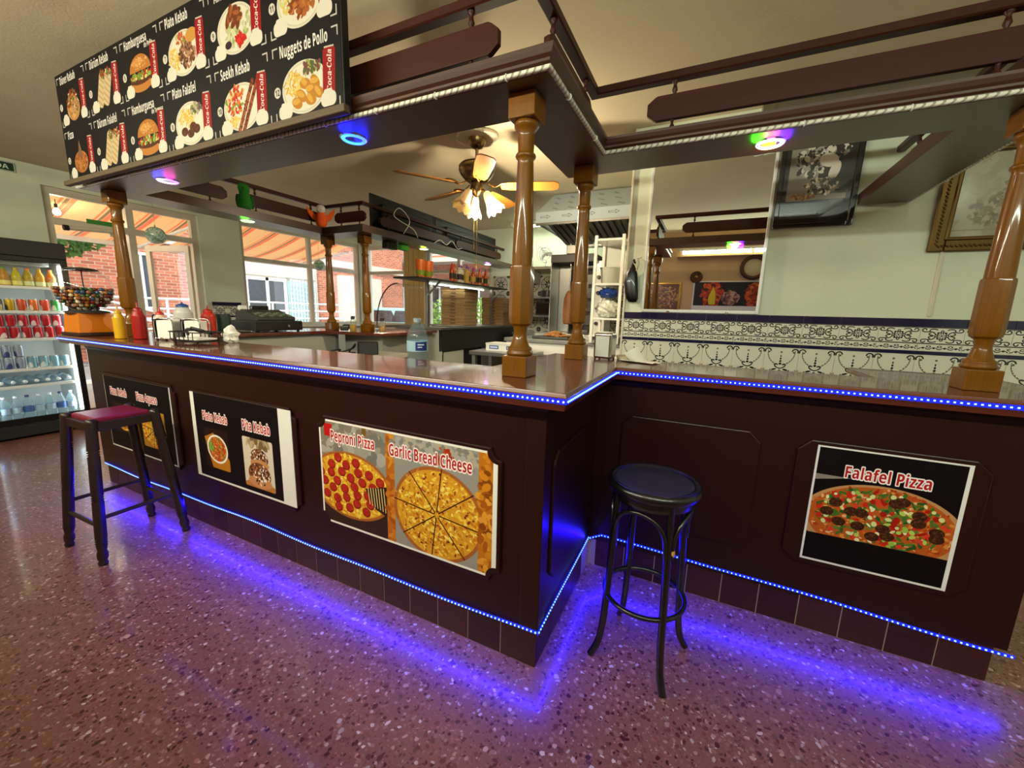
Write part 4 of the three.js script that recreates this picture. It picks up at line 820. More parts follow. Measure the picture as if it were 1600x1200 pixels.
{
  const h = thing('napkin_holder', 'chrome napkin holder next to the ketchup bottle', 'napkin holder', [-2.755, TOP, -0.235], 0.5);
  part('frame', [rbx(-0.06, 0.06, 0.008, 0.02, -0.045, 0.045, 0.004), tube([[-0.055, 0.012, 0.042], [-0.055, 0.125, 0.042], [-0.04, 0.137, 0.042], [0.04, 0.137, 0.042], [0.055, 0.125, 0.042], [0.055, 0.012, 0.042]], 0.004, 40, 6), tube([[-0.055, 0.012, -0.042], [-0.055, 0.125, -0.042], [-0.04, 0.137, -0.042], [0.04, 0.137, -0.042], [0.055, 0.125, -0.042], [0.055, 0.012, -0.042]], 0.004, 40, 6)], MAT.chrome, h);
  part('napkins', rbx(-0.048, 0.048, 0.02, 0.128, -0.036, 0.036, 0.004), MAT.paper, h);
  part('side_panel', rbx(-0.066, -0.06, 0.008, 0.135, -0.044, 0.044, 0.002), MAT.black, h);
  for (const [a, b] of [[-0.05, -0.035], [0.05, -0.035], [-0.05, 0.035], [0.05, 0.035]]) part('foot', cyl(0.006, 0.007, 0.009, 8, 0), MAT.black, h).position.set(a, 0, b);
  copy(h, [-2.635, TOP, -0.33], 0.45, 'chrome napkin holder next to the black wire basket');
}
{
  const b = thing('wire_basket', 'black wire basket holding folded cables on the worktop', 'basket', [-2.42, TOP, -0.225], 0.1);
  const rect = (y, w, d) => tube([[-w, y, -d], [w, y, -d], [w, y, d], [-w, y, d]].flatMap((p, i, a) => { const q = a[(i + 1) % 4]; return [p, [(p[0] + q[0]) / 2, y, (p[2] + q[2]) / 2]]; }), 0.0035, 80, 6, true, 'catmullrom');
  part('rim', rect(0.07, 0.12, 0.08), MAT.black, b); part('rim', rect(0.02, 0.115, 0.075), MAT.black, b);
  for (let i = 0; i < 6; i++) { const x = -0.1 + i * 0.04; part('wire', tube([[x, 0.07, -0.085], [x, 0.02, -0.08], [x, 0.014, 0], [x, 0.02, 0.08], [x, 0.07, 0.085]], 0.0025, 24, 5), MAT.black, b); }
  for (const [a, c] of [[-0.1, -0.06], [0.1, -0.06], [-0.1, 0.06], [0.1, 0.06]]) part('foot', cyl(0.005, 0.005, 0.02, 8, 0), MAT.black, b).position.set(a, 0, c);
  part('cables', tube([[-0.08, 0.05, 0], [-0.03, 0.085, 0.03], [0.04, 0.07, -0.02], [0.09, 0.08, 0.02], [0.03, 0.095, 0.04], [-0.05, 0.075, -0.03], [0.07, 0.06, -0.04]], 0.008, 60, 8), MAT.black, b);
  part('leaflet', rbx(-0.09, 0.09, 0.024, 0.034, -0.06, 0.06, 0.002), MAT.paper, b);
}
{
  const c = thing('canister', 'dark green canister on the inner counter by the door', 'canister', [-3.3, TOP, -0.86]);
  part('body', cyl(0.05, 0.05, 0.14, 20), std({ color: '#27402c', roughness: 0.5 }), c); part('lid', cyl(0.052, 0.05, 0.02, 20, 0.14), MAT.darkGrey, c);
}
{ // crumpled paper napkin
  const g = new THREE.IcosahedronGeometry(0.042, 3), p = g.attributes.position;
  for (let i = 0; i < p.count; i++) { const v = new THREE.Vector3().fromBufferAttribute(p, i), k = 1 + 0.22 * Math.sin(v.x * 130 + v.y * 70) * Math.sin(v.z * 110 - v.y * 90) + 0.12 * Math.sin(v.y * 210); v.multiplyScalar(k); v.y *= 1.25; p.setXYZ(i, v.x, v.y, v.z); }
  g.computeVertexNormals(); solo('crumpled_napkin', g, MAT.paper, 'crumpled white paper napkin at the back edge of the worktop', 'napkin', null, [-2.33, TOP + 0.048, -0.368]);
}
{
  const r = thing('cash_register', 'black cash register with sloping keyboard on the inner counter', 'cash register', [-3.42, TOP, -1.3]);
  part('cash_drawer', rbx(-0.2, 0.2, 0.012, 0.1, -0.23, 0.23, 0.006), MAT.darkGrey, r);
  const dr = r.children[0]; part('drawer_front', rbx(0.2, 0.206, 0.018, 0.094, -0.225, 0.225, 0.002), MAT.black, dr);
  part('lock', cyl(0.012, 0.012, 0.006, 14).rotateZ(-Math.PI / 2), MAT.chrome, dr).position.set(0.206, 0.055, -0.08);
  const s = extrude(shapeOf([[-0.17, 0.1], [0.16, 0.1], [0.17, 0.112], [0.17, 0.135], [0.02, 0.17], [-0.06, 0.2], [-0.12, 0.2], [-0.17, 0.17]]), 0.36, 0.004); s.translate(0, 0, -0.18);
  const kb = part('keyboard_body', s, std({ color: '#3a3c3a', roughness: 0.5 }), r);
  const keyMat = [std({ color: '#76806a', roughness: 0.6 }), std({ color: '#4c5248', roughness: 0.6 })];
  for (let i = 0; i < 4; i++) for (let j = 0; j < 7; j++) { const k = part('key', new RoundedBoxGeometry(0.026, 0.012, 0.036, 1, 0.003), keyMat[(i + j) % 2], kb); const x = 0.14 - i * 0.034; k.position.set(x, 0.135 + (0.17 - x) * 0.233 + 0.004, -0.14 + j * 0.045); k.rotation.z = -0.23; }
  part('display', rbx(-0.12, -0.07, 0.2, 0.235, -0.08, 0.08, 0.006), MAT.blackGloss, kb);
  part('paper_roll', cyl(0.025, 0.025, 0.06, 16).rotateX(Math.PI / 2), MAT.paper, r).position.set(-0.1, 0.21, 0.12);
  for (const [a, b] of [[-0.17, -0.2], [0.17, -0.2], [-0.17, 0.2], [0.17, 0.2]]) part('foot', cyl(0.012, 0.014, 0.013, 10), MAT.black, r).position.set(a, 0, b);
}
// inner counter carcass below the worktop with a low work shelf
{
  const c = thing('inner_counter', 'pale grey panelled inner counter below the cash register', 'counter');
  part('body', [bx(-3.62, -3.22, 0, TOP - 0.031, -1.95, -0.42), bx(-3.2, -2.66, 0, TOP - 0.031, -2.86, -2.02)], MAT.grey, c);
  part('panel', bx(-3.22, -3.205, 0.1, TOP - 0.06, -1.9, -0.45), std({ color: '#a8a89c', roughness: 0.5 }), c);
  part('work_shelf', rbx(-2.95, -2.3, 0.86, 0.9, -2.0, -1.5, 0.004), std({ color: '#b0aca0', roughness: 0.5 }), c);
  part('shelf_leg', [bx(-2.34, -2.3, 0, 0.86, -1.56, -1.52), bx(-2.34, -2.3, 0, 0.86, -2.0, -1.96)], MAT.steelDull, c);
}
{
  const b = thing('black_speaker', 'small black box speaker below the edge of the inner counter', 'speaker', [-2.5, 0.9, -1.66], 0.9);
  part('cabinet', rbx(-0.09, 0.09, 0.0, 0.12, -0.05, 0.05, 0.008), MAT.black, b);
  part('grille', rbx(-0.08, 0.08, 0.01, 0.11, 0.05, 0.054, 0.002), MAT.darkGrey, b);
}
solo('cable', tube([[-2.92, 0.91, -1.56], [-2.8, 0.93, -1.6], [-2.72, 0.915, -1.52], [-2.62, 0.96, -1.6], [-2.66, 0.99, -1.66], [-2.74, 0.95, -1.7], [-2.7, 0.915, -1.62], [-2.56, 0.92, -1.56]], 0.008, 80, 8), MAT.black, 'tangle of black cables beside the small speaker', 'cable');
{
  const w = thing('water_bottle', 'large clear plastic water bottle with blue and white label', 'bottle', [-1.06, 0.9, -0.62]);
  const prof = [[0.0001, 0], [0.05, 0], [0.056, 0.012]]; for (let i = 0; i < 12; i++) prof.push([i % 2 ? 0.0535 : 0.0565, 0.03 + i * 0.018]); prof.push([0.0565, 0.25], [0.055, 0.28], [0.045, 0.315], [0.026, 0.345], [0.018, 0.352], [0.018, 0.362]);
  part('bottle_body', lathe(prof, 32), phy({ color: '#e4f0f4', transmission: 0.92, roughness: 0.08, thickness: 0, ior: 1.33 }), w);
  part('cap', lathe([[0.0205, 0.36], [0.0205, 0.382], [0.0001, 0.383]], 20), std({ color: '#8c99a4', roughness: 0.5 }), w);
  const lt = tex(256, 64, (x, a, b) => { x.fillStyle = '#9fc0cc'; x.fillRect(0, 0, a, b); x.fillStyle = '#20307c'; for (const o of [20, 148]) x.fillRect(o, 6, 48, b - 12); x.fillStyle = '#e8eef2'; for (const o of [28, 156]) { x.fillRect(o, 18, 26, 8); x.fillRect(o, 34, 18, 6); } });
  part('label', lathe([[0.0575, 0.205], [0.0575, 0.262]], 32), std({ map: lt, roughness: 0.5 }), w);
  solo('work_board', rbx(-1.9, -0.5, 0.86, 0.9, -0.78, -0.4, 0.004), MAT.steelDull, 'narrow steel work board behind the bar counter', 'shelf');
}
{
  const d = thing('napkin_dispenser', 'chrome napkin dispenser with white panel beside the brown column', 'napkin dispenser', [-0.13, TOP, -1.045], -0.12);
  part('case', rbx(-0.05, 0.05, 0.006, 0.145, -0.045, 0.045, 0.014, 'x', 4), MAT.chrome, d);
  part('front_panel', rbx(-0.037, 0.037, 0.018, 0.125, 0.0445, 0.0475, 0.006), std({ color: '#c9cbbf', roughness: 0.5 }), d);
  part('napkins', rbx(-0.03, 0.03, 0.124, 0.148, -0.03, 0.03, 0.003), MAT.paper, d);
  for (const [a, b] of [[-0.04, -0.035], [0.04, -0.035], [-0.04, 0.035], [0.04, 0.035]]) part('foot', cyl(0.005, 0.006, 0.008, 8), MAT.black, d).position.set(a, 0, b);
}
{
  const d = thing('paper_packet', 'open white paper packet lying behind the worktop corner', 'packet', [0.06, TOP, -1.02], -0.35);
  const sheet = (w, l, lift, tw) => { const g = new THREE.PlaneGeometry(w, l, 16, 8).rotateX(-Math.PI / 2), p = g.attributes.position; for (let i = 0; i < p.count; i++) { const u = p.getX(i) / w + 0.5; p.setY(i, 0.006 + lift * u * u * (1 + 0.5 * Math.sin(p.getZ(i) * tw)) + 0.003 * Math.sin(p.getZ(i) * 60)); } g.computeVertexNormals(); return g; };
  part('sheet', sheet(0.19, 0.1, -0.001, 20), std({ color: '#f0eee4', roughness: 0.7, side: THREE.DoubleSide }), d);
  const f = part('flap', sheet(0.1, 0.09, 0.05, 14), std({ color: '#e8e6da', roughness: 0.7, side: THREE.DoubleSide }), d); f.position.set(-0.02, 0.002, 0.0); f.rotation.y = Math.PI - 0.4;
  const t = part('tray', lathe([[0.04, 0.0], [0.05, 0.0], [0.06, 0.022], [0.057, 0.022], [0.046, 0.004]], 24), std({ color: '#c9b896', roughness: 0.5 }), d); t.position.set(-0.09, 0.001, -0.03);
}
{
  const jarMat = phy({ color: '#f4f6ee', transmission: 0.95, thickness: 0, roughness: 0.03, ior: 1.45 }), oil = phy({ color: '#c89a08', roughness: 0.15, transmission: 0.3, thickness: 0 });
  const mk = (x, z, h, label, oilCol) => { const j = thing('oil_jar', label, 'jar', [x, TOP, z], 0, 'glass jars of oil by the slim column');
    part('glass', lathe([[0.0001, 0], [0.03, 0], [0.032, 0.005], [0.032, h * 0.75], [0.02, h * 0.9], [0.018, h]], 18), jarMat, j);
    part('oil', lathe([[0.0001, 0.003], [0.029, 0.004], [0.029, h * 0.5], [0.0001, h * 0.5]], 16), oilCol || oil, j);
    part('stopper', cyl(0.018, 0.02, 0.02, 14, h * 0.97), MAT.darkGrey, j); };
  mk(-2.97, -1.93, 0.14, 'glass jar of yellow oil between the two slim columns'); mk(-2.9, -1.86, 0.13, 'glass jar of yellow oil between the two slim columns');
  mk(-2.69, -2.06, 0.13, 'glass jar of amber oil on the window side of the slim column', phy({ color: '#a8782a', roughness: 0.2 })); mk(-2.63, -1.99, 0.12, 'glass jar of amber oil on the window side of the slim column', phy({ color: '#a8782a', roughness: 0.2 }));
}
{
  const t = thing('card_terminal', 'dark card payment terminal between the two slim columns', 'card terminal', [-3.08, TOP, -1.93], 0.6);
  part('case', rbx(-0.04, 0.04, 0.0, 0.03, -0.075, 0.075, 0.008).rotateX(0.25).translate(0, 0.02, 0), MAT.darkGrey, t);
  part('screen', rbx(-0.03, 0.03, 0.03, 0.032, -0.06, -0.01, 0.001).rotateX(0.25).translate(0, 0.02, 0), MAT.blackGloss, t);
  for (let i = 0; i < 9; i++) { const k = part('key', new THREE.BoxGeometry(0.014, 0.004, 0.009), MAT.grey, t); const x = -0.02 + (i % 3) * 0.02, z = 0.01 + Math.floor(i / 3) * 0.017; k.position.set(x, 0.0515 - z * 0.25, z); k.rotation.x = 0.25; }
}
// ---------------------------------------------------------------- toy parrots on the canopy
function parrot(pos, turn, mats, label, wings) {
  const p = thing('toy_parrot', label, 'toy', pos, turn);
  part('body', lathe([[0.0001, 0], [0.03, 0.004], [0.05, 0.03], [0.056, 0.07], [0.048, 0.11], [0.036, 0.135], [0.04, 0.16], [0.042, 0.18], [0.03, 0.205], [0.0001, 0.212]], 20), mats[0], p);
  part('head', new THREE.SphereGeometry(0.043, 18, 14).translate(0, 0.175, 0.012), mats[3] || mats[0], p);
  part('beak', new THREE.ConeGeometry(0.016, 0.045, 10).rotateX(Math.PI * 0.72).translate(0, 0.168, 0.048), mats[1], p);
  for (const s of [-1, 1]) {
    part('eye', new THREE.SphereGeometry(0.006, 8, 6).translate(s * 0.026, 0.185, 0.03), MAT.black, p);
    if (wings) part('wing', extrude(shapeOf([[0, 0], [0.05, 0.03], [0.09, 0.09], [0.1, 0.15], [0.06, 0.11], [0.02, 0.08]]), 0.012, 0.003).rotateY(s < 0 ? Math.PI : 0).translate(s * 0.03, 0.05, -0.02), mats[2], p);
    else part('wing', new THREE.SphereGeometry(0.05, 14, 10).scale(0.35, 1.1, 0.7).rotateX(0.25).translate(s * 0.05, 0.075, -0.012), mats[2], p);
  }
  part('tail', new THREE.BoxGeometry(0.04, 0.09, 0.012).rotateX(-0.7).translate(0, 0.03, -0.07), mats[2], p);
}
const plush = (c) => std({ map: mottleTex(c, 0.25, 128, 400, 8, [6, 6]), roughness: 0.95 });
parrot([-3.25, SOF + 0.067, -1.09], 0.9, [plush([34, 120, 30]), std({ color: '#20301c', roughness: 0.4 }), plush([24, 92, 26])], 'green toy parrot perched on the canopy over the inner counter', false);
parrot([-3.23, SOF + 0.067, -1.82], 0.9, [plush([222, 88, 22]), std({ color: '#c8c0b0', roughness: 0.4 }), plush([226, 92, 24]), plush([200, 196, 190])], 'orange and white toy bird perched at the canopy corner', true);
// ---------------------------------------------------------------- mirrored glass ornaments by the windows
function discoBall(pos, r, label) {
  const s = thing('glass_ball_ornament', label, 'ornament', pos);
  const g = toCreasedNormals(new THREE.IcosahedronGeometry(r, 4), 0.01);
  const t = tex(128, 128, (x, w, h) => { for (let i = 0; i < 16; i++) for (let j = 0; j < 16; j++) { x.fillStyle = pick(['#bfe0d0', '#e8f4e8', '#88b8a0', '#d8e8d8', '#a0c8b8', '#f4fff4']); x.fillRect(i * 8, j * 8, 8, 8); } }, { repeat: [2, 1] });
  part('ball', g, phy({ map: t, roughness: 0.15, metalness: 0.1, transmission: 0.35, thickness: 0 }), s);
  part('hook', cyl(0.008, 0.008, 0.02, 10, r), MAT.steel, s);
  part('cord', cyl(0.0015, 0.0015, CEIL - pos[1] - r - 0.02, 6, r + 0.02), MAT.steel, s);
}
discoBall([-5.7, 2.12, -1.5], 0.1, 'sparkling glass ball ornament hanging in front of the door transom');
discoBall([-5.7, 2.03, -3.75], 0.09, 'sparkling glass ball ornament hanging in front of the street window');
// ---------------------------------------------------------------- prep counter with glass guard, shelf and sauces
{
  const c = thing('prep_counter', 'stainless refrigerated prep counter with glass guard below the sauce shelf', 'counter', [0, 0, 0]);
  part('worktop', rbx(-3.32, -2.58, 1.09, 1.12, -5.05, -2.93, 0.004), MAT.steelDull, c);
  part('front_panel', rbx(-2.63, -2.6, 0.82, 1.09, -5.05, -2.95, 0.003), MAT.darkSteel, c);
  part('body', bx(-3.28, -2.66, 0.02, 1.09, -5.05, -2.98), std({ color: '#1c1c1c', roughness: 0.6 }), c);
  part('end_panel', rbx(-3.29, -2.6, 0.02, 1.09, -2.98, -2.95, 0.003), std({ color: '#c6c8bc', roughness: 0.45 }), c);
  part('lower_door', rbx(-2.64, -2.62, 0.05, 0.81, -5.0, -4.0, 0.004), MAT.steelDull, c);
  part('door_panel', rbx(-2.64, -2.62, 0.05, 0.81, -3.5, -3.05, 0.004), std({ color: '#c6c8bc', roughness: 0.45 }), c);
  for (const z of [-2.97, -4.62]) { part('guard_post', rbx(-2.84, -2.8, 1.12, 1.68, z - 0.02, z + 0.02, 0.003, 'y'), MAT.steel, c); }
  part('shelf', rbx(-2.98, -2.6, 1.68, 1.7, -4.75, -2.55, 0.003, 'z'), MAT.darkSteel, c);
  part('shelf_bracket', [beam([-2.82, 1.5, -2.97], [-2.62, 1.68, -2.97], 0.02, 0.02), beam([-2.82, 1.5, -4.62], [-2.62, 1.68, -4.62], 0.02, 0.02)], MAT.steel, c);
  const curve = (z0, z1) => { const pts = []; for (let i = 0; i <= 12; i++) { const a = i / 12 * Math.PI / 2; pts.push([-3.3 + 0.34 * (1 - Math.cos(a)), 1.13 + 0.5 * Math.sin(a)]); } const back = pts.map(([x, y]) => [x + 0.004, y - 0.004]).reverse(); return extrude(shapeOf([...pts, ...back]), Math.abs(z1 - z0)).translate(0, 0, z1); };
  part('curved_glass', curve(-2.6, -3.7), MAT.glass, c);
  part('glass_edge', tube(Array.from({ length: 13 }, (_, i) => { const a = i / 12 * Math.PI / 2; return [-3.3 + 0.34 * (1 - Math.cos(a)), 1.13 + 0.5 * Math.sin(a), -2.6]; }), 0.007, 30, 6), MAT.black, c);
  part('glass_support', rbx(-3.32, -3.26, 1.1, 1.13, -4.7, -2.58, 0.004, 'z'), MAT.steelDull, c);
  for (let i = 0; i < 2; i++) part('food_pan', [rbx(-2.98, -2.66, 1.121, 1.132, -3.45 - i * 0.2, -3.27 - i * 0.2, 0.004)], MAT.steel, c);
  const t = part('shelf_tube_light', bar([-2.9, 1.665, -4.5], [-2.9, 1.665, -3.05], 0.01, 10), emit('#f6ffe8', 4), c);
  areaLight([-2.9, 1.645, -3.8], 1.4, 0.03, [0, -1, 0], '#f2fbe6', 12); void t;
}
{
  const capCols = ['#c02020', '#d84a1c', '#b01870', '#6a28a8', '#7a30c0', '#5a20b0', '#c82888', '#8a28b0', '#c01c40', '#d05a18'];
  const bodyCols = [['#b83c14', 'orange red'], ['#d06a1a', 'orange'], ['#d8d0b8', 'cream'], ['#d4c89a', 'pale yellow'], ['#c8a050', 'mustard'], ['#c87824', 'amber'], ['#b0501c', 'rust'], ['#983018', 'brick red'], ['#c86a20', 'dark orange'], ['#7a2818', 'brown red'], ['#c04818', 'red orange'], ['#586a2c', 'olive green']];
  const g = lathe([[0.0001, 0], [0.03, 0], [0.032, 0.006], [0.032, 0.13], [0.026, 0.15], [0.016, 0.175], [0.014, 0.19]], 16);
  const cap = lathe([[0.016, 0.186], [0.016, 0.2], [0.006, 0.206], [0.004, 0.226], [0.0001, 0.227]], 12), lab = lathe([[0.0325, 0.04], [0.0325, 0.105]], 16);
  bodyCols.forEach(([c, w], i) => {
    const b = thing('sauce_bottle', `${w} sauce bottle in the row on the shelf`, 'bottle', [-2.73 - (i % 2) * 0.03, 1.7, -3.38 - i * 0.088], 0, 'sauce bottles on the shelf');
    b.scale.setScalar(1.12); part('body', g, phy({ color: c, roughness: 0.3 }), b); part('cap', cap, std({ color: capCols[i % capCols.length], roughness: 0.4 }), b);
    part('label', lab, std({ color: pick(['#e0d8c0', '#2c3420', '#c8a040', '#3a2418']), roughness: 0.6 }), b);
  });
  const cupG = lathe([[0.0001, 0], [0.04, 0], [0.043, 0.01], [0.052, 0.08], [0.062, 0.2], [0.058, 0.2], [0.048, 0.085], [0.0001, 0.06]], 24);
  const mk = (z, lbl) => { const c = thing('orange_cup', lbl, 'cup', [-2.72, 1.7, z], 0); part('cup', cupG, phy({ color: '#e06a14', roughness: 0.4, transmission: 0.15, thickness: 0 }), c); part('printed_band', lathe([[0.0465, 0.025], [0.0545, 0.085]], 24), std({ color: '#7a8a1c', roughness: 0.5 }), c); };
  mk(-2.72, 'tall orange plastic cup at the end of the sauce shelf'); mk(-2.87, 'tall orange plastic cup second from the end of the sauce shelf');
}
// pizza boxes
{
  const g = uvm(new RoundedBoxGeometry(0.4, 0.047, 0.36, 1, 0.004)), flap = new THREE.BoxGeometry(0.09, 0.018, 0.004);
  const stack = (x, z, n, where, tw) => { for (let i = 0; i < n; i++) { const b = thing('pizza_box', `brown cardboard pizza box in the stack ${where}`, 'box', [x + rr(-0.006, 0.006), 1.1205 + i * 0.0485, z + rr(-0.006, 0.006)], tw + rr(-0.02, 0.02), 'pizza boxes ' + where); part('box', g, MAT.card, b).position.y = 0.0237; const f = part('front_flap', flap, std({ color: '#6a5030', roughness: 0.9 }), b); f.position.set(0.0, 0.03, 0.1815); } };
  stack(-3.03, -4.02, 11, 'under the sauce shelf', 0);
  stack(-2.83, -4.86, 9, 'at the kitchen wall end of the prep counter', 0);
}
// screens seen from behind, and their leads
{
  const scr = (z0, z1, label) => { const t = thing('menu_screen', label, 'screen', [-2.935, 2.115, (z0 + z1) / 2]); const w = Math.abs(z1 - z0) / 2;
    part('panel', rbx(-0.03, -0.015, 0, 0.4, -w, w, 0.004), MAT.black, t); part('bezel', [rbx(-0.015, -0.008, 0.0, 0.4, -w, -w + 0.02, 0.002), rbx(-0.015, -0.008, 0.0, 0.4, w - 0.02, w, 0.002), rbx(-0.015, -0.008, 0.385, 0.4, -w, w, 0.002)], MAT.darkGrey, t);
    part('rear_case', rbx(-0.015, 0.025, 0.04, 0.32, -w * 0.75, w * 0.75, 0.012), std({ color: '#17171a', roughness: 0.5 }), t);
    for (let i = 0; i < 2; i++) part('vent', rbx(0.025, 0.027, 0.24, 0.3, -w * 0.5 + i * w * 0.7, -w * 0.5 + i * w * 0.7 + 0.16, 0.001), MAT.black, t);
    part('stand', [rbx(-0.02, 0.0, -0.004, 0.03, -w * 0.5, -w * 0.5 + 0.05, 0.003), rbx(-0.02, 0.0, -0.004, 0.03, w * 0.5 - 0.05, w * 0.5, 0.003)], MAT.black, t); };
  scr(-2.2, -3.3, 'back of the black wall screen nearest the orange toy bird'); scr(-3.32, -4.95, 'back of the longer black wall screen above the sauce bottles');
  solo('white_cable', tube([[-2.7, 2.13, -2.42], [-2.68, 2.28, -2.5], [-2.7, 2.38, -2.36], [-2.72, 2.3, -2.3], [-2.7, 2.2, -2.6], [-2.7, 2.13, -2.66]], 0.005, 60, 6), MAT.whiteGloss, 'white cable looped behind the nearer wall screen', 'cable');
  solo('white_cable', tube([[-2.7, 2.115, -2.95], [-2.68, 2.17, -3.05], [-2.69, 2.14, -3.2], [-2.68, 2.2, -3.3], [-2.69, 2.13, -3.45], [-2.69, 2.15, -3.55]], 0.005, 60, 6), MAT.whiteGloss, 'white cable looped on the canopy below the longer screen', 'cable');
  solo('green_packet', rbx(-2.86, -2.8, 1.985, 2.044, -2.62, -2.5, 0.006), std({ color: '#3aa838', roughness: 0.5 }), 'small green packet fixed under the canopy by the ring downlight', 'packet');
  solo('dark_power_adapter', rbx(-2.88, -2.8, 1.97, 2.044, -2.44, -2.28, 0.008), MAT.black, 'black power adapter fixed under the canopy next to the green packet', 'adapter');
}
// ---------------------------------------------------------------- extractor hood
{
  const h = thing('extractor_hood', 'large stainless extractor hood with protective film over the kitchen', 'hood', [0, 0, 0]);
  const print = tex(1024, 512, (x, w, H) => { x.fillStyle = '#b4c4cc'; x.fillRect(0, 0, w, H); x.strokeStyle = '#4a5a66'; x.lineWidth = 3; x.save(); for (let i = 0; i < 7; i++) for (let j = 0; j < 3; j++) { x.save(); x.translate(70 + i * 150 + j * 40, 60 + j * 105); x.rotate(0.55); x.strokeRect(0, 0, 70, 14); x.beginPath(); for (let k = 0; k < 7; k++) { x.moveTo(6 + k * 9, 3); x.lineTo(6 + k * 9, 11); } x.stroke(); x.restore(); } x.restore(); x.lineWidth = 5; for (let i = 0; i < 5; i++) { const a = 50 + i * 210, b = 420; x.beginPath(); x.moveTo(a, b - 10); x.lineTo(a + 60, b - 10); x.lineTo(a + 60, b - 24); x.lineTo(a + 90, b); x.lineTo(a + 60, b + 24); x.lineTo(a + 60, b + 10); x.lineTo(a, b + 10); x.closePath(); x.stroke(); } });
  const film = phy({ map: print, roughness: 0.35, metalness: 0.15 });
  const quad = (a, b, c, d) => { const g = new THREE.BufferGeometry(); g.setAttribute('position', new THREE.Float32BufferAttribute([...a, ...b, ...c, ...a, ...c, ...d], 3)); return g; };
  const uvq = (g, v0, v1) => { g.setAttribute('uv', new THREE.Float32BufferAttribute([0, v0, 1, v0, 1, v1, 0, v0, 1, v1, 0, v1], 2)); g.computeVertexNormals(); return g; };
  const x0 = -1.53, x1 = -0.28, z = -3.3;
  part('canopy_shell', [uvq(quad([x0, 2.45, z], [x1, 2.45, z], [x1, 2.69, z - 0.25], [x0 + 0.12, 2.69, z - 0.25]), 0.32, 1), uvq(quad([x0, 2.33, z], [x1, 2.33, z], [x1, 2.45, z], [x0, 2.45, z]), 0.0, 0.32), uvq(quad([x0, 2.33, z - 1.0], [x0, 2.33, z], [x0, 2.45, z], [x0, 2.45, z - 1.0]), 0.0, 0.3), uvq(quad([x0, 2.45, z - 1.0], [x0, 2.45, z], [x0 + 0.12, 2.69, z - 0.25], [x0 + 0.12, 2.69, z - 1.0]), 0.32, 1)], film, h);
  part('rim', rbx(x0, x1, 2.31, 2.335, z - 0.03, z + 0.004, 0.004), MAT.steel, h);
  part('inner_back', [uvq(quad([x0 + 0.03, 2.33, z - 0.03], [x0 + 0.18, 2.2, z - 0.75], [x0 + 0.03, 2.33, z - 1.0], [x0 + 0.01, 2.4, z - 0.9]), 0, 0.3)], MAT.steelDull, h);
  part('grease_channel', rbx(x0 + 0.16, x1, 2.17, 2.2, z - 0.83, z - 0.7, 0.006), MAT.steel, h);
  for (let i = 0; i < 15; i++) { const x = x0 + 0.16 + i * 0.075; part('baffle', beam([x, 2.325, z - 0.03], [x, 2.2, z - 0.76], 0.05, 0.012), MAT.steel, h); }
  part('filter_back', beam([(x0 + x1) / 2 + 0.06, 2.345, z - 0.03], [(x0 + x1) / 2 + 0.06, 2.22, z - 0.76], 1.15, 0.006), MAT.steel, h);
}
// ---------------------------------------------------------------- kebab grill
{
  const k = thing('kebab_grill', 'vertical kebab grill with meat spit in the kitchen', 'grill', [-1.12, 1.06, -3.42]);
  part('base_tray', rbx(-0.3, 0.36, 0.0, 0.05, -0.3, 0.3, 0.006), MAT.steel, k);
  part('side_column', rbx(-0.2, -0.05, 0.05, 0.84, -0.3, -0.18, 0.006, 'y'), MAT.steel, k);
  part('side_panel', rbx(-0.21, -0.2, 0.05, 0.84, -0.3, 0.1, 0.003), MAT.steel, k);
  part('burner_back', rbx(-0.18, 0.26, 0.08, 0.8, -0.3, -0.27, 0.004), std({ color: '#3a3630', roughness: 0.7 }), k);
  for (let i = 0; i < 4; i++) part('burner', rbx(-0.03, 0.22, 0.14 + i * 0.16, 0.26 + i * 0.16, -0.27, -0.25, 0.004), MAT.darkSteel, k);
  const hd = part('head', rbx(-0.22, 0.3, 0.84, 0.93, -0.3, 0.08, 0.008), std({ color: '#33312e', roughness: 0.5 }), k);
  part('motor', rbx(-0.04, 0.08, 0.93, 1.03, -0.04, 0.08, 0.01), MAT.steelDull, hd);
  part('spit_rod', cyl(0.008, 0.008, 0.9, 10, 0.05), MAT.steel, k);
  const meat = lathe([[0.0001, 0.15], [0.052, 0.15], [0.066, 0.17], [0.068, 0.26], [0.066, 0.36], [0.058, 0.44], [0.045, 0.5], [0.025, 0.53], [0.0001, 0.535]], 40); { const p = meat.attributes.position; for (let i = 0; i < p.count; i++) { const a = Math.atan2(p.getZ(i), p.getX(i)), w = 1 + 0.06 * Math.sin(p.getY(i) * 170 + a * 3) + 0.04 * Math.sin(a * 7 + p.getY(i) * 60); p.setX(i, p.getX(i) * w); p.setZ(i, p.getZ(i) * w); } meat.computeVertexNormals(); }
  part('meat', meat, std({ map: mottleTex([132, 84, 46], 0.5, 256, 1200, 9, [4, 2]), roughness: 0.6 }), k);
  const cp = part('control_panel', rbx(0.28, 0.42, 0.05, 0.86, -0.3, 0.0, 0.006), MAT.whiteGloss, k);
  for (let i = 0; i < 4; i++) part('knob', cyl(0.022, 0.018, 0.03, 16).rotateX(Math.PI / 2), MAT.black, cp).position.set(0.33, 0.68 - i * 0.17, 0.0);
}
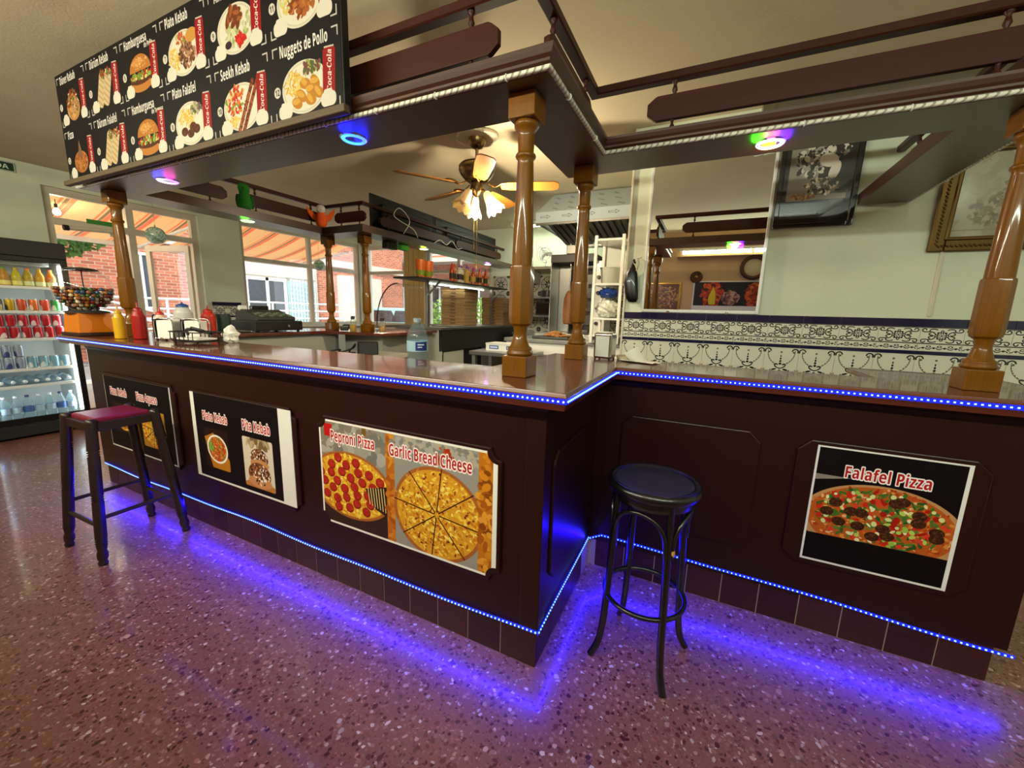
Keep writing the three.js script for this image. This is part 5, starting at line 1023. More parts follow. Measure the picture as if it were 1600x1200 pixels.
// kitchen bench carrying the grill, with shaved meat tray
{
  const b = thing('kitchen_bench', 'stainless kitchen bench under the kebab grill', 'bench', [0, 0, 0]);
  part('bench_top', rbx(-1.62, -0.3, 1.02, 1.06, -3.75, -2.75, 0.004), MAT.steel, b);
  part('front_rail', rbx(-1.6, -0.3, 0.9, 1.018, -2.8, -2.77, 0.004), MAT.whiteGloss, b);
  part('lower_shelf', rbx(-1.58, -0.32, 0.42, 0.45, -3.7, -2.82, 0.004), MAT.steelDull, b);
  for (const [x, z] of [[-1.57, -2.82], [-0.35, -2.82], [-1.57, -3.7], [-0.35, -3.7]]) part('leg', rbx(x - 0.025, x + 0.025, 0, 1.02, z - 0.025, z + 0.025, 0.003), MAT.steelDull, b);
  const t = thing('meat_tray', 'steel tray of shaved meat in front of the kebab spit', 'tray', [-1.12, 1.06, -2.93]);
  part('tray', rbx(-0.2, 0.2, 0, 0.03, -0.11, 0.11, 0.008), MAT.darkSteel, t);
  const chunks = []; for (let i = 0; i < 120; i++) { const g = new THREE.IcosahedronGeometry(rr(0.01, 0.022), 0).scale(1.6, 0.6, 1); g.rotateY(rnd() * 6); const a = rnd() * 6.3, q = Math.sqrt(rnd()); g.translate(0.03 + Math.cos(a) * 0.13 * q, 0.03 + 0.05 * (1 - q) + rr(0, 0.01), Math.sin(a) * 0.08 * q); chunks.push(g); }
  const m = part('shaved_meat', chunks, std({ map: mottleTex([168, 116, 62], 0.35, 128, 200, 10, [3, 3]), roughness: 0.7 }), t); m.userData.kind = 'stuff';
}
{
  const b = thing('side_table', 'low steel side table in front of the prep counter', 'table', [0, 0, 0]);
  part('table_top', rbx(-1.72, -1.1, 0.91, 0.95, -2.62, -2.2, 0.004), MAT.steel, b);
  part('under_shelf', rbx(-1.68, -1.14, 0.4, 0.42, -2.58, -2.24, 0.004), MAT.darkSteel, b);
  for (const [x, z] of [[-1.68, -2.24], [-1.14, -2.24], [-1.68, -2.58], [-1.14, -2.58]]) part('leg', rbx(x - 0.02, x + 0.02, 0, 0.91, z - 0.02, z + 0.02, 0.003), MAT.steelDull, b);
  const t = tex(256, 64, (x, w, h) => { x.fillStyle = '#d6d8d2'; x.fillRect(0, 0, w, h); x.fillStyle = '#2c4a9a'; x.fillRect(28, 16, 74, 32); x.fillRect(162, 16, 74, 32); x.fillStyle = '#dfe6f2'; for (const o of [36, 170]) for (let k = 0; k < 6; k++) x.fillRect(o + k * 10, 24, 6, 16); });
  const c = thing('white_carton', 'white carton with blue printed labels on the side table', 'carton', [-1.42, 0.95, -2.42]);
  const g = new RoundedBoxGeometry(0.36, 0.075, 0.2, 1, 0.004); part('carton', g.translate(0, 0.0375, 0), std({ map: t, roughness: 0.7 }), c);
  part('lid_edge', new THREE.BoxGeometry(0.364, 0.012, 0.204).translate(0, 0.071, 0), std({ color: '#c8cac4', roughness: 0.7 }), c);
}
// wall unit at the far kitchen wall
{
  const w = thing('kitchen_shelf_unit', 'steel kitchen shelf unit against the patterned tiles', 'shelf', [-2.05, 0, -4.88]);
  for (const y of [1.02, 1.3, 1.58]) part('shelf', rbx(-0.42, 0.42, y - 0.03, y, -0.2, 0.2, 0.003), MAT.steel, w);
  for (const x of [-0.41, 0.41]) part('upright', rbx(x - 0.012, x + 0.012, 0.0, 1.62, -0.19, -0.16, 0.002), MAT.steelDull, w);
  part('front_panel', rbx(-0.42, 0.42, 0.1, 0.98, 0.14, 0.17, 0.004), MAT.steelDull, w);
  const m = thing('microwave_oven', 'small dark microwave oven on the kitchen shelf', 'microwave', [-1.92, 1.3, -4.86]);
  part('case', rbx(-0.17, 0.17, 0, 0.2, -0.13, 0.13, 0.006), MAT.darkGrey, m); part('door_glass', rbx(-0.155, 0.08, 0.02, 0.18, 0.13, 0.134, 0.002), MAT.blackGloss, m); part('keypad', rbx(0.09, 0.16, 0.02, 0.18, 0.13, 0.134, 0.002), MAT.grey, m);
  const p = thing('cooking_pot', 'dark cooking pot on the top kitchen shelf', 'pot', [-1.95, 1.58, -4.86]);
  part('pot', lathe([[0.0001, 0], [0.1, 0], [0.105, 0.01], [0.105, 0.1], [0.1, 0.1], [0.098, 0.012], [0.0001, 0.01]], 24), MAT.darkSteel, p); part('handle', tube([[0.1, 0.08, 0], [0.16, 0.09, 0], [0.23, 0.09, 0]], 0.009, 12, 8), MAT.black, p);
  const f = thing('desk_fan', 'white desk fan on top of the kitchen cupboard', 'fan', [-1.98, 2.02, -4.8]);
  part('stand', lathe([[0.0001, 0], [0.07, 0], [0.06, 0.015], [0.015, 0.03], [0.013, 0.12], [0.0001, 0.12]], 18), MAT.whiteGloss, f);
  for (const r of [0.05, 0.09, 0.13]) part('cage_ring', new THREE.TorusGeometry(r, 0.004, 6, 28).translate(0, 0.2, 0.05), MAT.whiteGloss, f);
  for (let i = 0; i < 3; i++) part('fan_blade', extrude(shapeOf([[0, -0.02], [0.11, -0.05], [0.115, 0.02], [0, 0.02]]), 0.004).rotateX(0.3).rotateZ(i * 2.09).translate(0, 0.2, 0.04), MAT.whiteGloss, f);
  part('fan_motor', cyl(0.035, 0.03, 0.08, 16).rotateX(Math.PI / 2).translate(0, 0.2, -0.04), MAT.whiteGloss, f);
  const cb = thing('kitchen_cupboard', 'pale wall cupboard beside the extractor hood', 'cupboard', [0, 0, 0]);
  part('carcass', rbx(-2.3, -0.7, 1.98, 2.02, -5.09, -4.62, 0.004), MAT.whiteFrame, cb); for (const x of [-2.2, -0.9]) part('bracket', bx(x, x + 0.03, 1.8, 1.98, -5.09, -4.75), MAT.whiteFrame, cb);
}
// white ladder rack
{
  const r = thing('ladder_rack', 'white metal rack with shelves at the kitchen wall end', 'rack', [-0.52, 0, -2.86]);
  for (const [x, z] of [[-0.13, 0.16], [0.12, 0.16], [-0.13, -0.16], [0.12, -0.16]]) part('post', rbx(x - 0.014, x + 0.014, 1.06, 2.05, z - 0.014, z + 0.014, 0.003), MAT.whiteGloss, r);
  for (const y of [1.14, 1.3, 1.62, 2.02]) part('rack_shelf', [rbx(-0.14, 0.13, y - 0.02, y, -0.17, 0.17, 0.003)], MAT.whiteGloss, r);
  part('back_sheet', bx(-0.13, 0.12, 1.62, 2.0, -0.176, -0.172), std({ color: '#cfd0c4', roughness: 0.5 }), r);
  const bag = (pos, c, s, lbl) => { const g = new THREE.IcosahedronGeometry(1, 4), p = g.attributes.position; for (let i = 0; i < p.count; i++) { const v = new THREE.Vector3().fromBufferAttribute(p, i); const k = 1 + 0.12 * Math.sin(v.x * 7 + v.y * 5) * Math.sin(v.z * 8) + 0.07 * Math.sin(v.y * 15 + v.x * 9); p.setXYZ(i, v.x * k * s[0], Math.max(v.y * k, -0.9) * s[1], v.z * k * s[2]); } g.computeVertexNormals(); solo('plastic_bag', g, std({ color: c, roughness: 0.35 }), lbl, 'bag', null, [pos[0], pos[1] + s[1] * 0.9, pos[2]]); };
  bag([-0.53, 1.301, -2.8], '#cfcfc4', [0.11, 0.09, 0.11], 'white plastic bag on the ladder rack');
  bag([-0.535, 1.488, -2.8], '#1c3c8c', [0.088, 0.05, 0.09], 'blue plastic bag resting on the white bag in the rack');
  solo('plastic_tub', [lathe([[0.0001, 0], [0.08, 0], [0.095, 0.14], [0.1, 0.14], [0.1, 0.15], [0.0001, 0.15]], 24)], phy({ color: '#dfe2d8', roughness: 0.3, transmission: 0.4, thickness: 0 }), 'translucent plastic tub on the upper rack shelf', 'tub', null, [-0.53, 1.621, -2.82]);
}
// ---------------------------------------------------------------- things on the back wall
{
  const m = thing('framed_mirror', 'large white-framed mirror on the tiled back wall', 'mirror', [0.27, 1.36, ZB]);
  part('glass', rbx(-0.385, 0.385, 0.02, 1.18, 0.004, 0.012, 0.002), MAT.mirror, m);
  part('frame', [rbx(-0.4, -0.38, 0, 1.2, 0, 0.02, 0.004, 'y'), rbx(0.38, 0.4, 0, 1.2, 0, 0.02, 0.004, 'y'), rbx(-0.38, 0.38, 0, 0.022, 0, 0.02, 0.004), rbx(-0.38, 0.38, 1.18, 1.2, 0, 0.02, 0.004)], MAT.whiteGloss, m);
  for (const x of [-0.2, 0.2]) part('clip', rbx(x - 0.01, x + 0.01, -0.006, 0.012, 0, 0.024, 0.002), MAT.chrome, m);
}
{
  const t = tex(420, 560, (x, w, h) => {
    x.fillStyle = '#0c0a08'; x.fillRect(0, 0, w, h); x.fillStyle = '#8f887c'; x.fillRect(30, 40, w - 60, h * 0.66);
    x.fillStyle = '#14110e'; x.fillRect(w * 0.5, 40, w * 0.43, h * 0.6); scatter(x, 120, w * 0.62, h * 0.18, 120, 60, ['#0e0c0a', '#2a2622', '#d8d0c0', '#8a8478'], 10, 26);
    scatter(x, 140, w * 0.38, h * 0.3, 90, 90, ['#12100e', '#cfc8ba', '#9a9488', '#3a3630'], 8, 24);
    x.fillStyle = '#d8cfc0'; x.beginPath(); x.ellipse(w * 0.62, h * 0.3, 58, 42, 0.3, 0, 7); x.fill(); x.beginPath(); x.ellipse(w * 0.72, h * 0.42, 30, 60, 0.3, 0, 7); x.fill();
    scatter(x, 120, w * 0.58, h * 0.58, 100, 50, ['#cfc8ba', '#efe8da', '#2a2622', '#8a8478', '#5a544c'], 7, 20);
    x.fillStyle = '#0e0b08'; x.fillRect(30, h * 0.74, w - 60, h * 0.2);
    scatter(x, 40, w * 0.3, h * 0.68, 80, 16, ['#b88a4a', '#8a5c2c', '#6a4420'], 6, 14);
  });
  const p = thing('framed_picture', 'black and cream flower picture in a glossy black frame', 'picture', [0.895, 1.93, ZB + 0.001]); p.rotation.x = 0.045;
  part('backing', rbx(-0.21, 0.21, 0, 0.58, 0, 0.012, 0.002), MAT.black, p);
  const pr = part('print', new THREE.PlaneGeometry(0.37, 0.54), phy({ map: t, roughness: 0.2, clearcoat: 0.8, clearcoatRoughness: 0.03 }), p); pr.position.set(0, 0.29, 0.0135);
  part('frame', [rbx(-0.215, -0.185, 0, 0.58, 0, 0.03, 0.006, 'y'), rbx(0.185, 0.215, 0, 0.58, 0, 0.03, 0.006, 'y'), rbx(-0.185, 0.185, 0, 0.03, 0, 0.03, 0.006), rbx(-0.185, 0.185, 0.55, 0.58, 0, 0.03, 0.006)], MAT.blackGloss, p);
}
{
  const t = tex(512, 512, (x, w, h) => { x.fillStyle = '#a09880'; x.fillRect(0, 0, w, h); scatter(x, 300, w / 2, h / 2, w / 2, h / 2, ['#a89f86', '#968c74', '#9c937a', '#aaa28c'], 20, 60); scatter(x, 240, w * 0.5, h * 0.66, 180, 90, ['#7a6c54', '#8a7a60', '#6a5c46', '#b0a488'], 5, 22); scatter(x, 90, w * 0.55, h * 0.4, 60, 90, ['#75684f', '#857660'], 5, 16); x.strokeStyle = '#5c503c'; x.lineWidth = 4; x.beginPath(); x.moveTo(w * 0.66, h * 0.5); x.lineTo(w * 0.82, h * 0.08); x.stroke(); x.fillStyle = '#8c7a54'; x.fillRect(0, h * 0.86, w, 8); });
  const p = thing('framed_drawing', 'sepia drawing behind glass in a carved gold frame', 'picture', [1.79, 1.75, ZB + 0.001]); p.rotation.x = 0.07;
  const gold = std({ color: '#5e471c', metalness: 0.7, roughness: 0.42 });
  const pr = part('drawing', new THREE.PlaneGeometry(0.46, 0.5), phy({ map: t, roughness: 0.18, clearcoat: 1, clearcoatRoughness: 0.02 }), p); pr.position.set(0, 0.3, 0.012);
  const W = 0.3, H = 0.6, fr = (a, b, c, d, k) => rbx(a, b, c, d, 0, k, 0.008);
  const gf = part('frame', [fr(-W, -W + 0.07, 0, H, 0.03), fr(W - 0.07, W, 0, H, 0.03), fr(-W + 0.07, W - 0.07, 0, 0.07, 0.03), fr(-W + 0.07, W - 0.07, H - 0.07, H, 0.03), fr(-W + 0.06, -W + 0.08, 0.06, H - 0.06, 0.04), fr(W - 0.08, W - 0.06, 0.06, H - 0.06, 0.04), fr(-W + 0.06, W - 0.06, 0.06, 0.08, 0.04), fr(-W + 0.06, W - 0.06, H - 0.08, H - 0.06, 0.04)], gold, p);
  const beads = []; const bead = (x, y, r) => beads.push(new THREE.SphereGeometry(0.011, 8, 6).scale(0.5, 1.1, 0.7).rotateZ(r).translate(x, y, 0.03));
  for (let i = 0; i < 27; i++) { bead(-W + 0.03, 0.04 + i * 0.02, 0.6); bead(W - 0.03, 0.04 + i * 0.02, 0.6); bead(-W + 0.04 + i * 0.02, 0.03, 0.9); bead(-W + 0.04 + i * 0.02, H - 0.03, 0.9); }
  part('carved_beads', beads, gold, gf).userData.kind = 'stuff';
}
{
  const w = thing('wineskin', 'black leather wineskin hanging on the wall beside the mirror', 'wineskin', [-0.2, 1.43, ZB + 0.04]);
  const g = lathe([[0.0001, 0], [0.03, 0.004], [0.046, 0.03], [0.052, 0.08], [0.053, 0.15], [0.045, 0.22], [0.028, 0.26], [0.013, 0.285], [0.012, 0.3]], 24).scale(1, 1, 0.6); { const p = g.attributes.position; for (let i = 0; i < p.count; i++) p.setX(i, p.getX(i) - 0.02 * Math.sin((p.getY(i) - 0.02) * 9)); g.computeVertexNormals(); }
  part('skin', g, phy({ color: '#070708', roughness: 0.3, clearcoat: 0.3 }), w);
  part('spout', lathe([[0.013, 0.295], [0.016, 0.305], [0.01, 0.318], [0.006, 0.33], [0.0001, 0.331]], 14).translate(-0.008, 0, 0), MAT.black, w);
  part('cord', tube([[-0.01, 0.3, 0.01], [0.015, 0.27, 0.02], [0.02, 0.24, 0.025], [0.03, 0.3, 0.0], [0.02, 0.33, -0.01], [0.045, 0.345, -0.02]], 0.004, 40, 6), std({ color: '#c8b890', roughness: 0.8 }), w);
  part('nail', cyl(0.003, 0.003, 0.05, 8).rotateX(Math.PI / 2).translate(0.02, 0.335, -0.035), MAT.steel, w);
}
// metal duct above the canopy on the back wall
{
  const d = thing('air_duct', 'bright metal air duct under the ceiling along the back wall', 'duct', [0, 0, 0]);
  part('duct_tube', bar([0.55, 2.56, ZB + 0.14], [2.95, 2.6, ZB + 0.14], 0.1, 28), std({ color: '#a8a498', metalness: 0.9, roughness: 0.28 }), d);
  for (const x of [0.6, 1.5, 2.4]) part('clamp', new THREE.TorusGeometry(0.102, 0.006, 6, 28).rotateY(Math.PI / 2).translate(x, 2.56 + (x - 0.55) / 2.4 * 0.04, ZB + 0.14), MAT.steel, d);
  part('end_cap', cyl(0.105, 0.105, 0.03, 28).rotateZ(Math.PI / 2).translate(0.56, 2.56, ZB + 0.14), MAT.steel, d);
}
// ---------------------------------------------------------------- the wall seen only in the mirror
{
  const t = tex(1024, 400, (x, w, h) => { x.translate(w, 0); x.scale(-1, 1); x.fillStyle = '#14100e'; x.fillRect(0, 0, w, h); scatter(x, 200, w * 0.28, h * 0.5, 160, 190, ['#c83c10', '#e06a14', '#a02808', '#5a1806'], 20, 60); x.fillStyle = '#e0c820'; x.beginPath(); x.moveTo(250, 380); x.bezierCurveTo(200, 200, 300, 160, 290, 60); x.bezierCurveTo(360, 180, 340, 240, 350, 380); x.fill(); scatter(x, 160, w * 0.56, h * 0.66, 130, 110, ['#8a5a48', '#b88a78', '#4a2a20', '#6a4436', '#c8a090'], 14, 40); scatter(x, 200, w * 0.9, h * 0.55, 110, 190, ['#a83410', '#c85018', '#7a2408', '#d87830'], 20, 60); });
  const b = thing('flame_banner', 'wide grill flame banner in a white frame on the beige wall', 'banner', [0.57, 1.44, ZN], Math.PI);
  part('backing', rbx(-0.5, 0.5, 0, 0.48, 0.001, 0.012, 0.003), MAT.paper, b);
  const p = part('print', new THREE.PlaneGeometry(0.96, 0.375), std({ map: t, roughness: 0.5 }), b); p.position.set(0, 0.275, 0.0135);
  const t2 = tex(512, 400, (x, w, h) => { x.fillStyle = '#6a3420'; x.fillRect(0, 0, w, h); scatter(x, 400, w / 2, h / 2, w / 2, h / 2, ['#8a4428', '#a85a38', '#5a2414', '#c8806a', '#4a3c60', '#b89040', '#7a1c18'], 8, 30); });
  const f = thing('framed_painting', 'reddish painting in a thin gold frame on the beige wall', 'picture', [-0.45, 1.42, ZN], Math.PI - 0.0);
  part('canvas', rbx(-0.33, 0.33, 0, 0.48, 0.001, 0.012, 0.002), MAT.black, f);
  const q = part('painting', new THREE.PlaneGeometry(0.6, 0.42), phy({ map: t2, roughness: 0.3, clearcoat: 0.6 }), f); q.position.set(0, 0.24, 0.0135);
  part('frame', [rbx(-0.34, -0.3, 0, 0.48, 0, 0.03, 0.005), rbx(0.3, 0.34, 0, 0.48, 0, 0.03, 0.005), rbx(-0.3, 0.3, 0, 0.03, 0, 0.03, 0.005), rbx(-0.3, 0.3, 0.45, 0.48, 0, 0.03, 0.005)], MAT.brass, f);
  const plateMat = std({ color: '#5a4026', metalness: 0.6, roughness: 0.4 });
  const wp = thing('hanging_plate', 'small round dark metal wall plate over the banner corner', 'plate', [0.1, 1.985, ZN], Math.PI);
  part('plate', lathe([[0.0001, 0.012], [0.05, 0.012], [0.075, 0.028], [0.095, 0.02], [0.095, 0.0], [0.0001, 0.0]], 32).rotateX(Math.PI / 2), plateMat, wp); part('boss', new THREE.SphereGeometry(0.03, 14, 8).scale(1, 1, 0.5).translate(0, 0, 0.015), MAT.brass, wp);
  const wc = thing('round_shield', 'large round dark wall ornament above the banner', 'ornament', [0.9, 2.12, ZN], Math.PI);
  part('rim', new THREE.TorusGeometry(0.16, 0.03, 10, 36).translate(0, 0, 0.035), plateMat, wc); part('disc', cyl(0.15, 0.15, 0.02, 32).rotateX(Math.PI / 2).translate(0, 0, 0.002), std({ color: '#c9b890', roughness: 0.6 }), wc);
}
// exit sign and door fittings on the left wall
{
  const t = tex(256, 96, (x, w, h) => { x.fillStyle = '#0d3a22'; x.fillRect(0, 0, w, h); x.strokeStyle = '#dfe8dc'; x.lineWidth = 5; x.strokeRect(5, 5, w - 10, h - 10); text(x, 'SALIDA', w / 2, h / 2 + 2, 62, { align: 'center', cond: 0.85, fill: '#eaf2e6' }); });
  const s = thing('exit_sign', 'green exit sign with white lettering high on the left wall', 'sign', [XL, 2.58, -0.41], Math.PI / 2);
  part('plate', rbx(-0.155, 0.155, 0, 0.095, 0, 0.008, 0.002), MAT.white, s);
  const p = part('lettering', new THREE.PlaneGeometry(0.305, 0.09), std({ map: t, roughness: 0.5 }), s); p.position.set(0, 0.0475, 0.009);
  const c = thing('door_closer', 'white tubular door closer bar with black end cap under the transom', 'door closer', [XL + 0.04, 2.11, -0.86]);
  part('tube', bar([0, 0, 0], [0, 0.03, -0.42], 0.024, 14), MAT.whiteFrame, c); part('end_cap', bar([0, -0.002, 0.03], [0, 0, -0.01], 0.03, 14), MAT.black, c);
  part('bracket', rbx(-0.04, -0.02, -0.03, 0.06, -0.4, -0.36, 0.003), MAT.whiteFrame, c);
  solo('green_sticker', bx(XL - 0.04, XL - 0.036, 2.2, 2.25, -1.3, -1.05), std({ color: '#3c8a2c', roughness: 0.5 }), 'green sticker strip on the door transom bar', 'sticker');
}
// ---------------------------------------------------------------- drinks fridge against the left wall
{
  const X = -5.45, Z0 = -0.63, Z1 = 0.08;
  const f = thing('drinks_fridge', 'tall black glass-door drinks fridge filled with cans and bottles', 'fridge', [0, 0, 0]);
  const liner = std({ color: '#dfe6e4', roughness: 0.4 });
  part('cabinet', [bx(X - 0.6, X - 0.03, 0.02, 1.86, Z0, Z0 + 0.03), bx(X - 0.6, X - 0.03, 0.02, 1.86, Z1 - 0.03, Z1), bx(X - 0.6, X - 0.57, 0.02, 1.86, Z0 + 0.03, Z1 - 0.03), bx(X - 0.57, X - 0.03, 1.82, 1.86, Z0 + 0.03, Z1 - 0.03), bx(X - 0.57, X - 0.03, 0.02, 0.13, Z0 + 0.03, Z1 - 0.03)], MAT.black, f);
  part('liner', [bx(X - 0.57, X - 0.04, 0.13, 1.82, Z0 + 0.03, Z0 + 0.04), bx(X - 0.57, X - 0.04, 0.13, 1.82, Z1 - 0.04, Z1 - 0.03), bx(X - 0.57, X - 0.56, 0.13, 1.82, Z0 + 0.04, Z1 - 0.04), bx(X - 0.56, X - 0.04, 0.13, 0.14, Z0 + 0.04, Z1 - 0.04)], liner, f);
  part('header', rbx(X - 0.03, X + 0.005, 1.72, 1.87, Z0, Z1, 0.006), MAT.black, f);
  part('kick_plate', rbx(X - 0.05, X - 0.005, 0.02, 0.13, Z0, Z1, 0.006), MAT.darkGrey, f);
  const d = part('door_frame', [rbx(X - 0.03, X, 0.14, 1.72, Z0, Z0 + 0.045, 0.004, 'y'), rbx(X - 0.03, X, 0.14, 1.72, Z1 - 0.045, Z1, 0.004, 'y'), rbx(X - 0.03, X, 1.675, 1.72, Z0 + 0.045, Z1 - 0.045, 0.004), rbx(X - 0.03, X, 0.14, 0.2, Z0 + 0.045, Z1 - 0.045, 0.004)], MAT.black, f);
  part('door_glass', bx(X - 0.017, X - 0.013, 0.2, 1.675, Z0 + 0.045, Z1 - 0.045), MAT.pane, d);
  part('door_handle', rbx(X, X + 0.02, 0.75, 1.15, Z1 - 0.04, Z1 - 0.02, 0.006), MAT.darkGrey, d);
  const shelves = [1.445, 1.215, 0.955, 0.665, 0.505, 0.15];
  for (const y of shelves.slice(0, 5)) { const s = part('shelf', [rbx(X - 0.55, X - 0.06, y - 0.012, y - 0.004, Z0 + 0.042, Z1 - 0.042, 0.002)], MAT.whiteGloss, f); part('price_rail', rbx(X - 0.062, X - 0.056, y - 0.022, y + 0.004, Z0 + 0.042, Z1 - 0.042, 0.001), MAT.whiteGloss, s); }
  part('air_grille', Array.from({ length: 4 }, (_, i) => rbx(X - 0.5, X - 0.1, 1.68 - i * 0.012, 1.685 - i * 0.012, Z0 + 0.1, Z1 - 0.1, 0.001)), MAT.white, f).userData.kind = 'stuff';
  for (const z of [Z0 + 0.05, Z1 - 0.05]) { part('led_tube', rbx(X - 0.06, X - 0.045, 0.2, 1.66, z - 0.011, z + 0.011, 0.003), emit('#f4f8ee', z < -0.3 ? 14 : 4), f); areaLight([X - 0.075, 0.93, z + (z < -0.3 ? 0.018 : -0.018)], 0.03, 1.44, [-0.35, 0, z < -0.3 ? 1 : -1], '#e4f2ff', 16); }
  for (const [a, b] of [[X - 0.08, Z0 + 0.05], [X - 0.08, Z1 - 0.05], [X - 0.54, Z0 + 0.05], [X - 0.54, Z1 - 0.05]]) part('foot', cyl(0.02, 0.02, 0.02, 10), MAT.black, f).position.set(a, 0, b);
  // stock
  const canBody = lathe([[0.0001, 0.002], [0.022, 0], [0.027, 0.006], [0.0325, 0.014], [0.0325, 0.096], [0.027, 0.107]], 18), canTop = lathe([[0.027, 0.107], [0.028, 0.112], [0.025, 0.112], [0.024, 0.108], [0.0001, 0.108]], 16);
  const canTex = (a, b) => tex(128, 64, (x, w, h) => { x.fillStyle = a; x.fillRect(0, 0, w, h); x.fillStyle = b; for (const o of [0, 64]) { x.beginPath(); x.ellipse(o + 32, 32, 20, 11, -0.5, 0, 7); x.fill(); x.fillRect(o + 8, 50, 46, 3); } });
  const canMats = {}; const canMat = (a, b) => (canMats[a] ||= phy({ map: canTex(a, b), roughness: 0.3, metalness: 0.3 }));
  const can = (x, y, z, a, b, label, group) => { const c = thing('drink_can', label, 'can', [x, y, z], rnd() * 6, group); part('can_body', canBody, canMat(a, b), c); part('lid', canTop, MAT.steel, c); };
  const zs = (n, off = 0) => Array.from({ length: n }, (_, i) => Z0 + 0.1 + off + i * ((Z1 - Z0 - 0.19) / (n - 1)));
  zs(8).forEach((z, i) => { const [a, b, w] = [['#2f8a3a', '#d8e8c0', 'green'], ['#c83a1c', '#f0d8c0', 'orange red'], ['#d0641c', '#f4e4c8', 'orange'], ['#c8481c', '#f0d8c0', 'orange red'], ['#c0a01c', '#2c3a1c', 'yellow'], ['#5a4a2c', '#d8c890', 'brown'], ['#1c3a24', '#c8d8c0', 'dark green'], ['#2f8a3a', '#d8e8c0', 'green']][i]; can(X - 0.105, 1.2155, z, a, b, `${w} drink can on the fridge shelf below the juice bottles`, 'cans on the mixed fridge shelf'); });
  for (let l = 0; l < 2; l++) zs(8).forEach((z) => can(X - 0.105, 0.9555 + l * 0.1125, z + (l ? 0.012 : 0), '#b01420', '#e8d8d4', l ? 'red drink can in the upper layer of the fridge shelf' : 'red drink can in the lower layer of the fridge shelf', 'red cans in the fridge'));
  for (let l = 0; l < 2; l++) zs(8).forEach((z, i) => { if (l && i < 4) return; can(X - 0.105, 0.6655 + l * 0.1125, z, i < 4 ? '#7aa8b8' : '#9aa4b4', i < 4 ? '#e4f0f0' : '#3a4a7a', i < 4 ? 'pale blue drink can on the fridge shelf' : l ? 'silver grey drink can in the upper layer on the fridge shelf' : 'silver grey drink can in the lower layer on the fridge shelf', i < 4 ? 'pale blue cans in the fridge' : 'silver cans in the fridge'); });
  const jb = lathe([[0.0001, 0], [0.032, 0], [0.036, 0.008], [0.036, 0.05], [0.033, 0.06], [0.036, 0.075], [0.034, 0.1], [0.018, 0.14], [0.014, 0.145], [0.014, 0.158]], 18), jl = lathe([[0.0365, 0.012], [0.0365, 0.05]], 18), jc = lathe([[0.016, 0.154], [0.016, 0.172], [0.0001, 0.173]], 14);
  zs(8).forEach((z, i) => { const [c, w] = [['#d87a14', 'orange'], ['#d8a020', 'amber'], ['#c8a830', 'golden'], ['#d0c020', 'yellow'], ['#c88a20', 'ochre'], ['#b8a048', 'pale olive'], ['#c89a1c', 'honey'], ['#b8b040', 'lime']][i]; const b = thing('juice_bottle', `${w} juice bottle on the top fridge shelf`, 'bottle', [X - 0.11, 1.4455, z], 0, 'juice bottles in the fridge'); part('bottle_body', jb, phy({ color: c, roughness: 0.2, transmission: 0.2, thickness: 0 }), b); part('label', jl, std({ color: pick(['#e8d870', '#d8e0a0', '#e0c070']), roughness: 0.6 }), b); part('cap', jc, std({ color: pick(['#d8701c', '#c8a020', '#5a8a2c']), roughness: 0.5 }), b); });
  const wg = lathe([[0.0001, 0], [0.032, 0], [0.035, 0.01], [0.033, 0.05], [0.035, 0.09], [0.033, 0.13], [0.035, 0.17], [0.03, 0.2], [0.014, 0.235], [0.013, 0.25]], 18), wl = lathe([[0.0358, 0.1], [0.0358, 0.155]], 18), wc = lathe([[0.015, 0.245], [0.015, 0.262], [0.0001, 0.263]], 14);
  const pet = phy({ color: '#dcecf2', transmission: 0.85, roughness: 0.1, thickness: 0, ior: 1.33 });
  zs(8).forEach((z, i) => { const b = thing('small_water_bottle', i % 3 === 1 ? 'water bottle with dark blue cap at the fridge bottom' : 'water bottle with pale label at the fridge bottom', 'bottle', [X - 0.115, 0.1405, z], 0, 'water bottles at the fridge bottom'); part('bottle_body', wg, pet, b); part('label', wl, std({ color: i % 3 === 1 ? '#3a66a8' : '#a8c8dc', roughness: 0.5 }), b); part('cap', wc, std({ color: i % 3 === 1 ? '#1c2c6a' : '#dfe8ec', roughness: 0.5 }), b); });
  zs(8).forEach((z) => { const b = thing('small_water_bottle', 'clear water bottle lying cap forward on the fridge shelf', 'bottle', [X - 0.33, 0.5415, z], 0, 'water bottles lying in the fridge'); b.rotation.z = -Math.PI / 2; part('bottle_body', wg, pet, b); part('label', wl, std({ color: '#a8c8dc', roughness: 0.5 }), b); part('cap', wc, std({ color: '#e8eef0', roughness: 0.5 }), b); });
}
// ---------------------------------------------------------------- the street
const brickTex = tex(512, 512, (x, w, h) => { x.fillStyle = '#b09884'; x.fillRect(0, 0, w, h); for (let j = 0; j < 16; j++) for (let i = -1; i < 9; i++) { const k = rr(0.82, 1.12); x.fillStyle = rgb(178 * k, 104 * k, 78 * k); x.fillRect(i * 64 + (j % 2) * 32 + 3, j * 32 + 3, 58, 26); } }, { repeat: [0.5, 0.8] });
const OUT = { brick: std({ map: brickTex, roughness: 0.9 }), pave: std({ map: mottleTex([168, 162, 150], 0.1, 256, 200, 30, [0.5, 0.5]), roughness: 0.95 }), road: std({ map: mottleTex([112, 112, 112], 0.1, 256, 200, 30, [0.5, 0.5]), roughness: 0.95 }), render: std({ map: mottleTex([196, 190, 176], 0.06, 256, 200, 40, [0.3, 0.3]), roughness: 0.9 }), dark: std({ color: '#3a3e42', roughness: 0.25 }), rail: std({ color: '#e4e6e4', roughness: 0.5 }) };
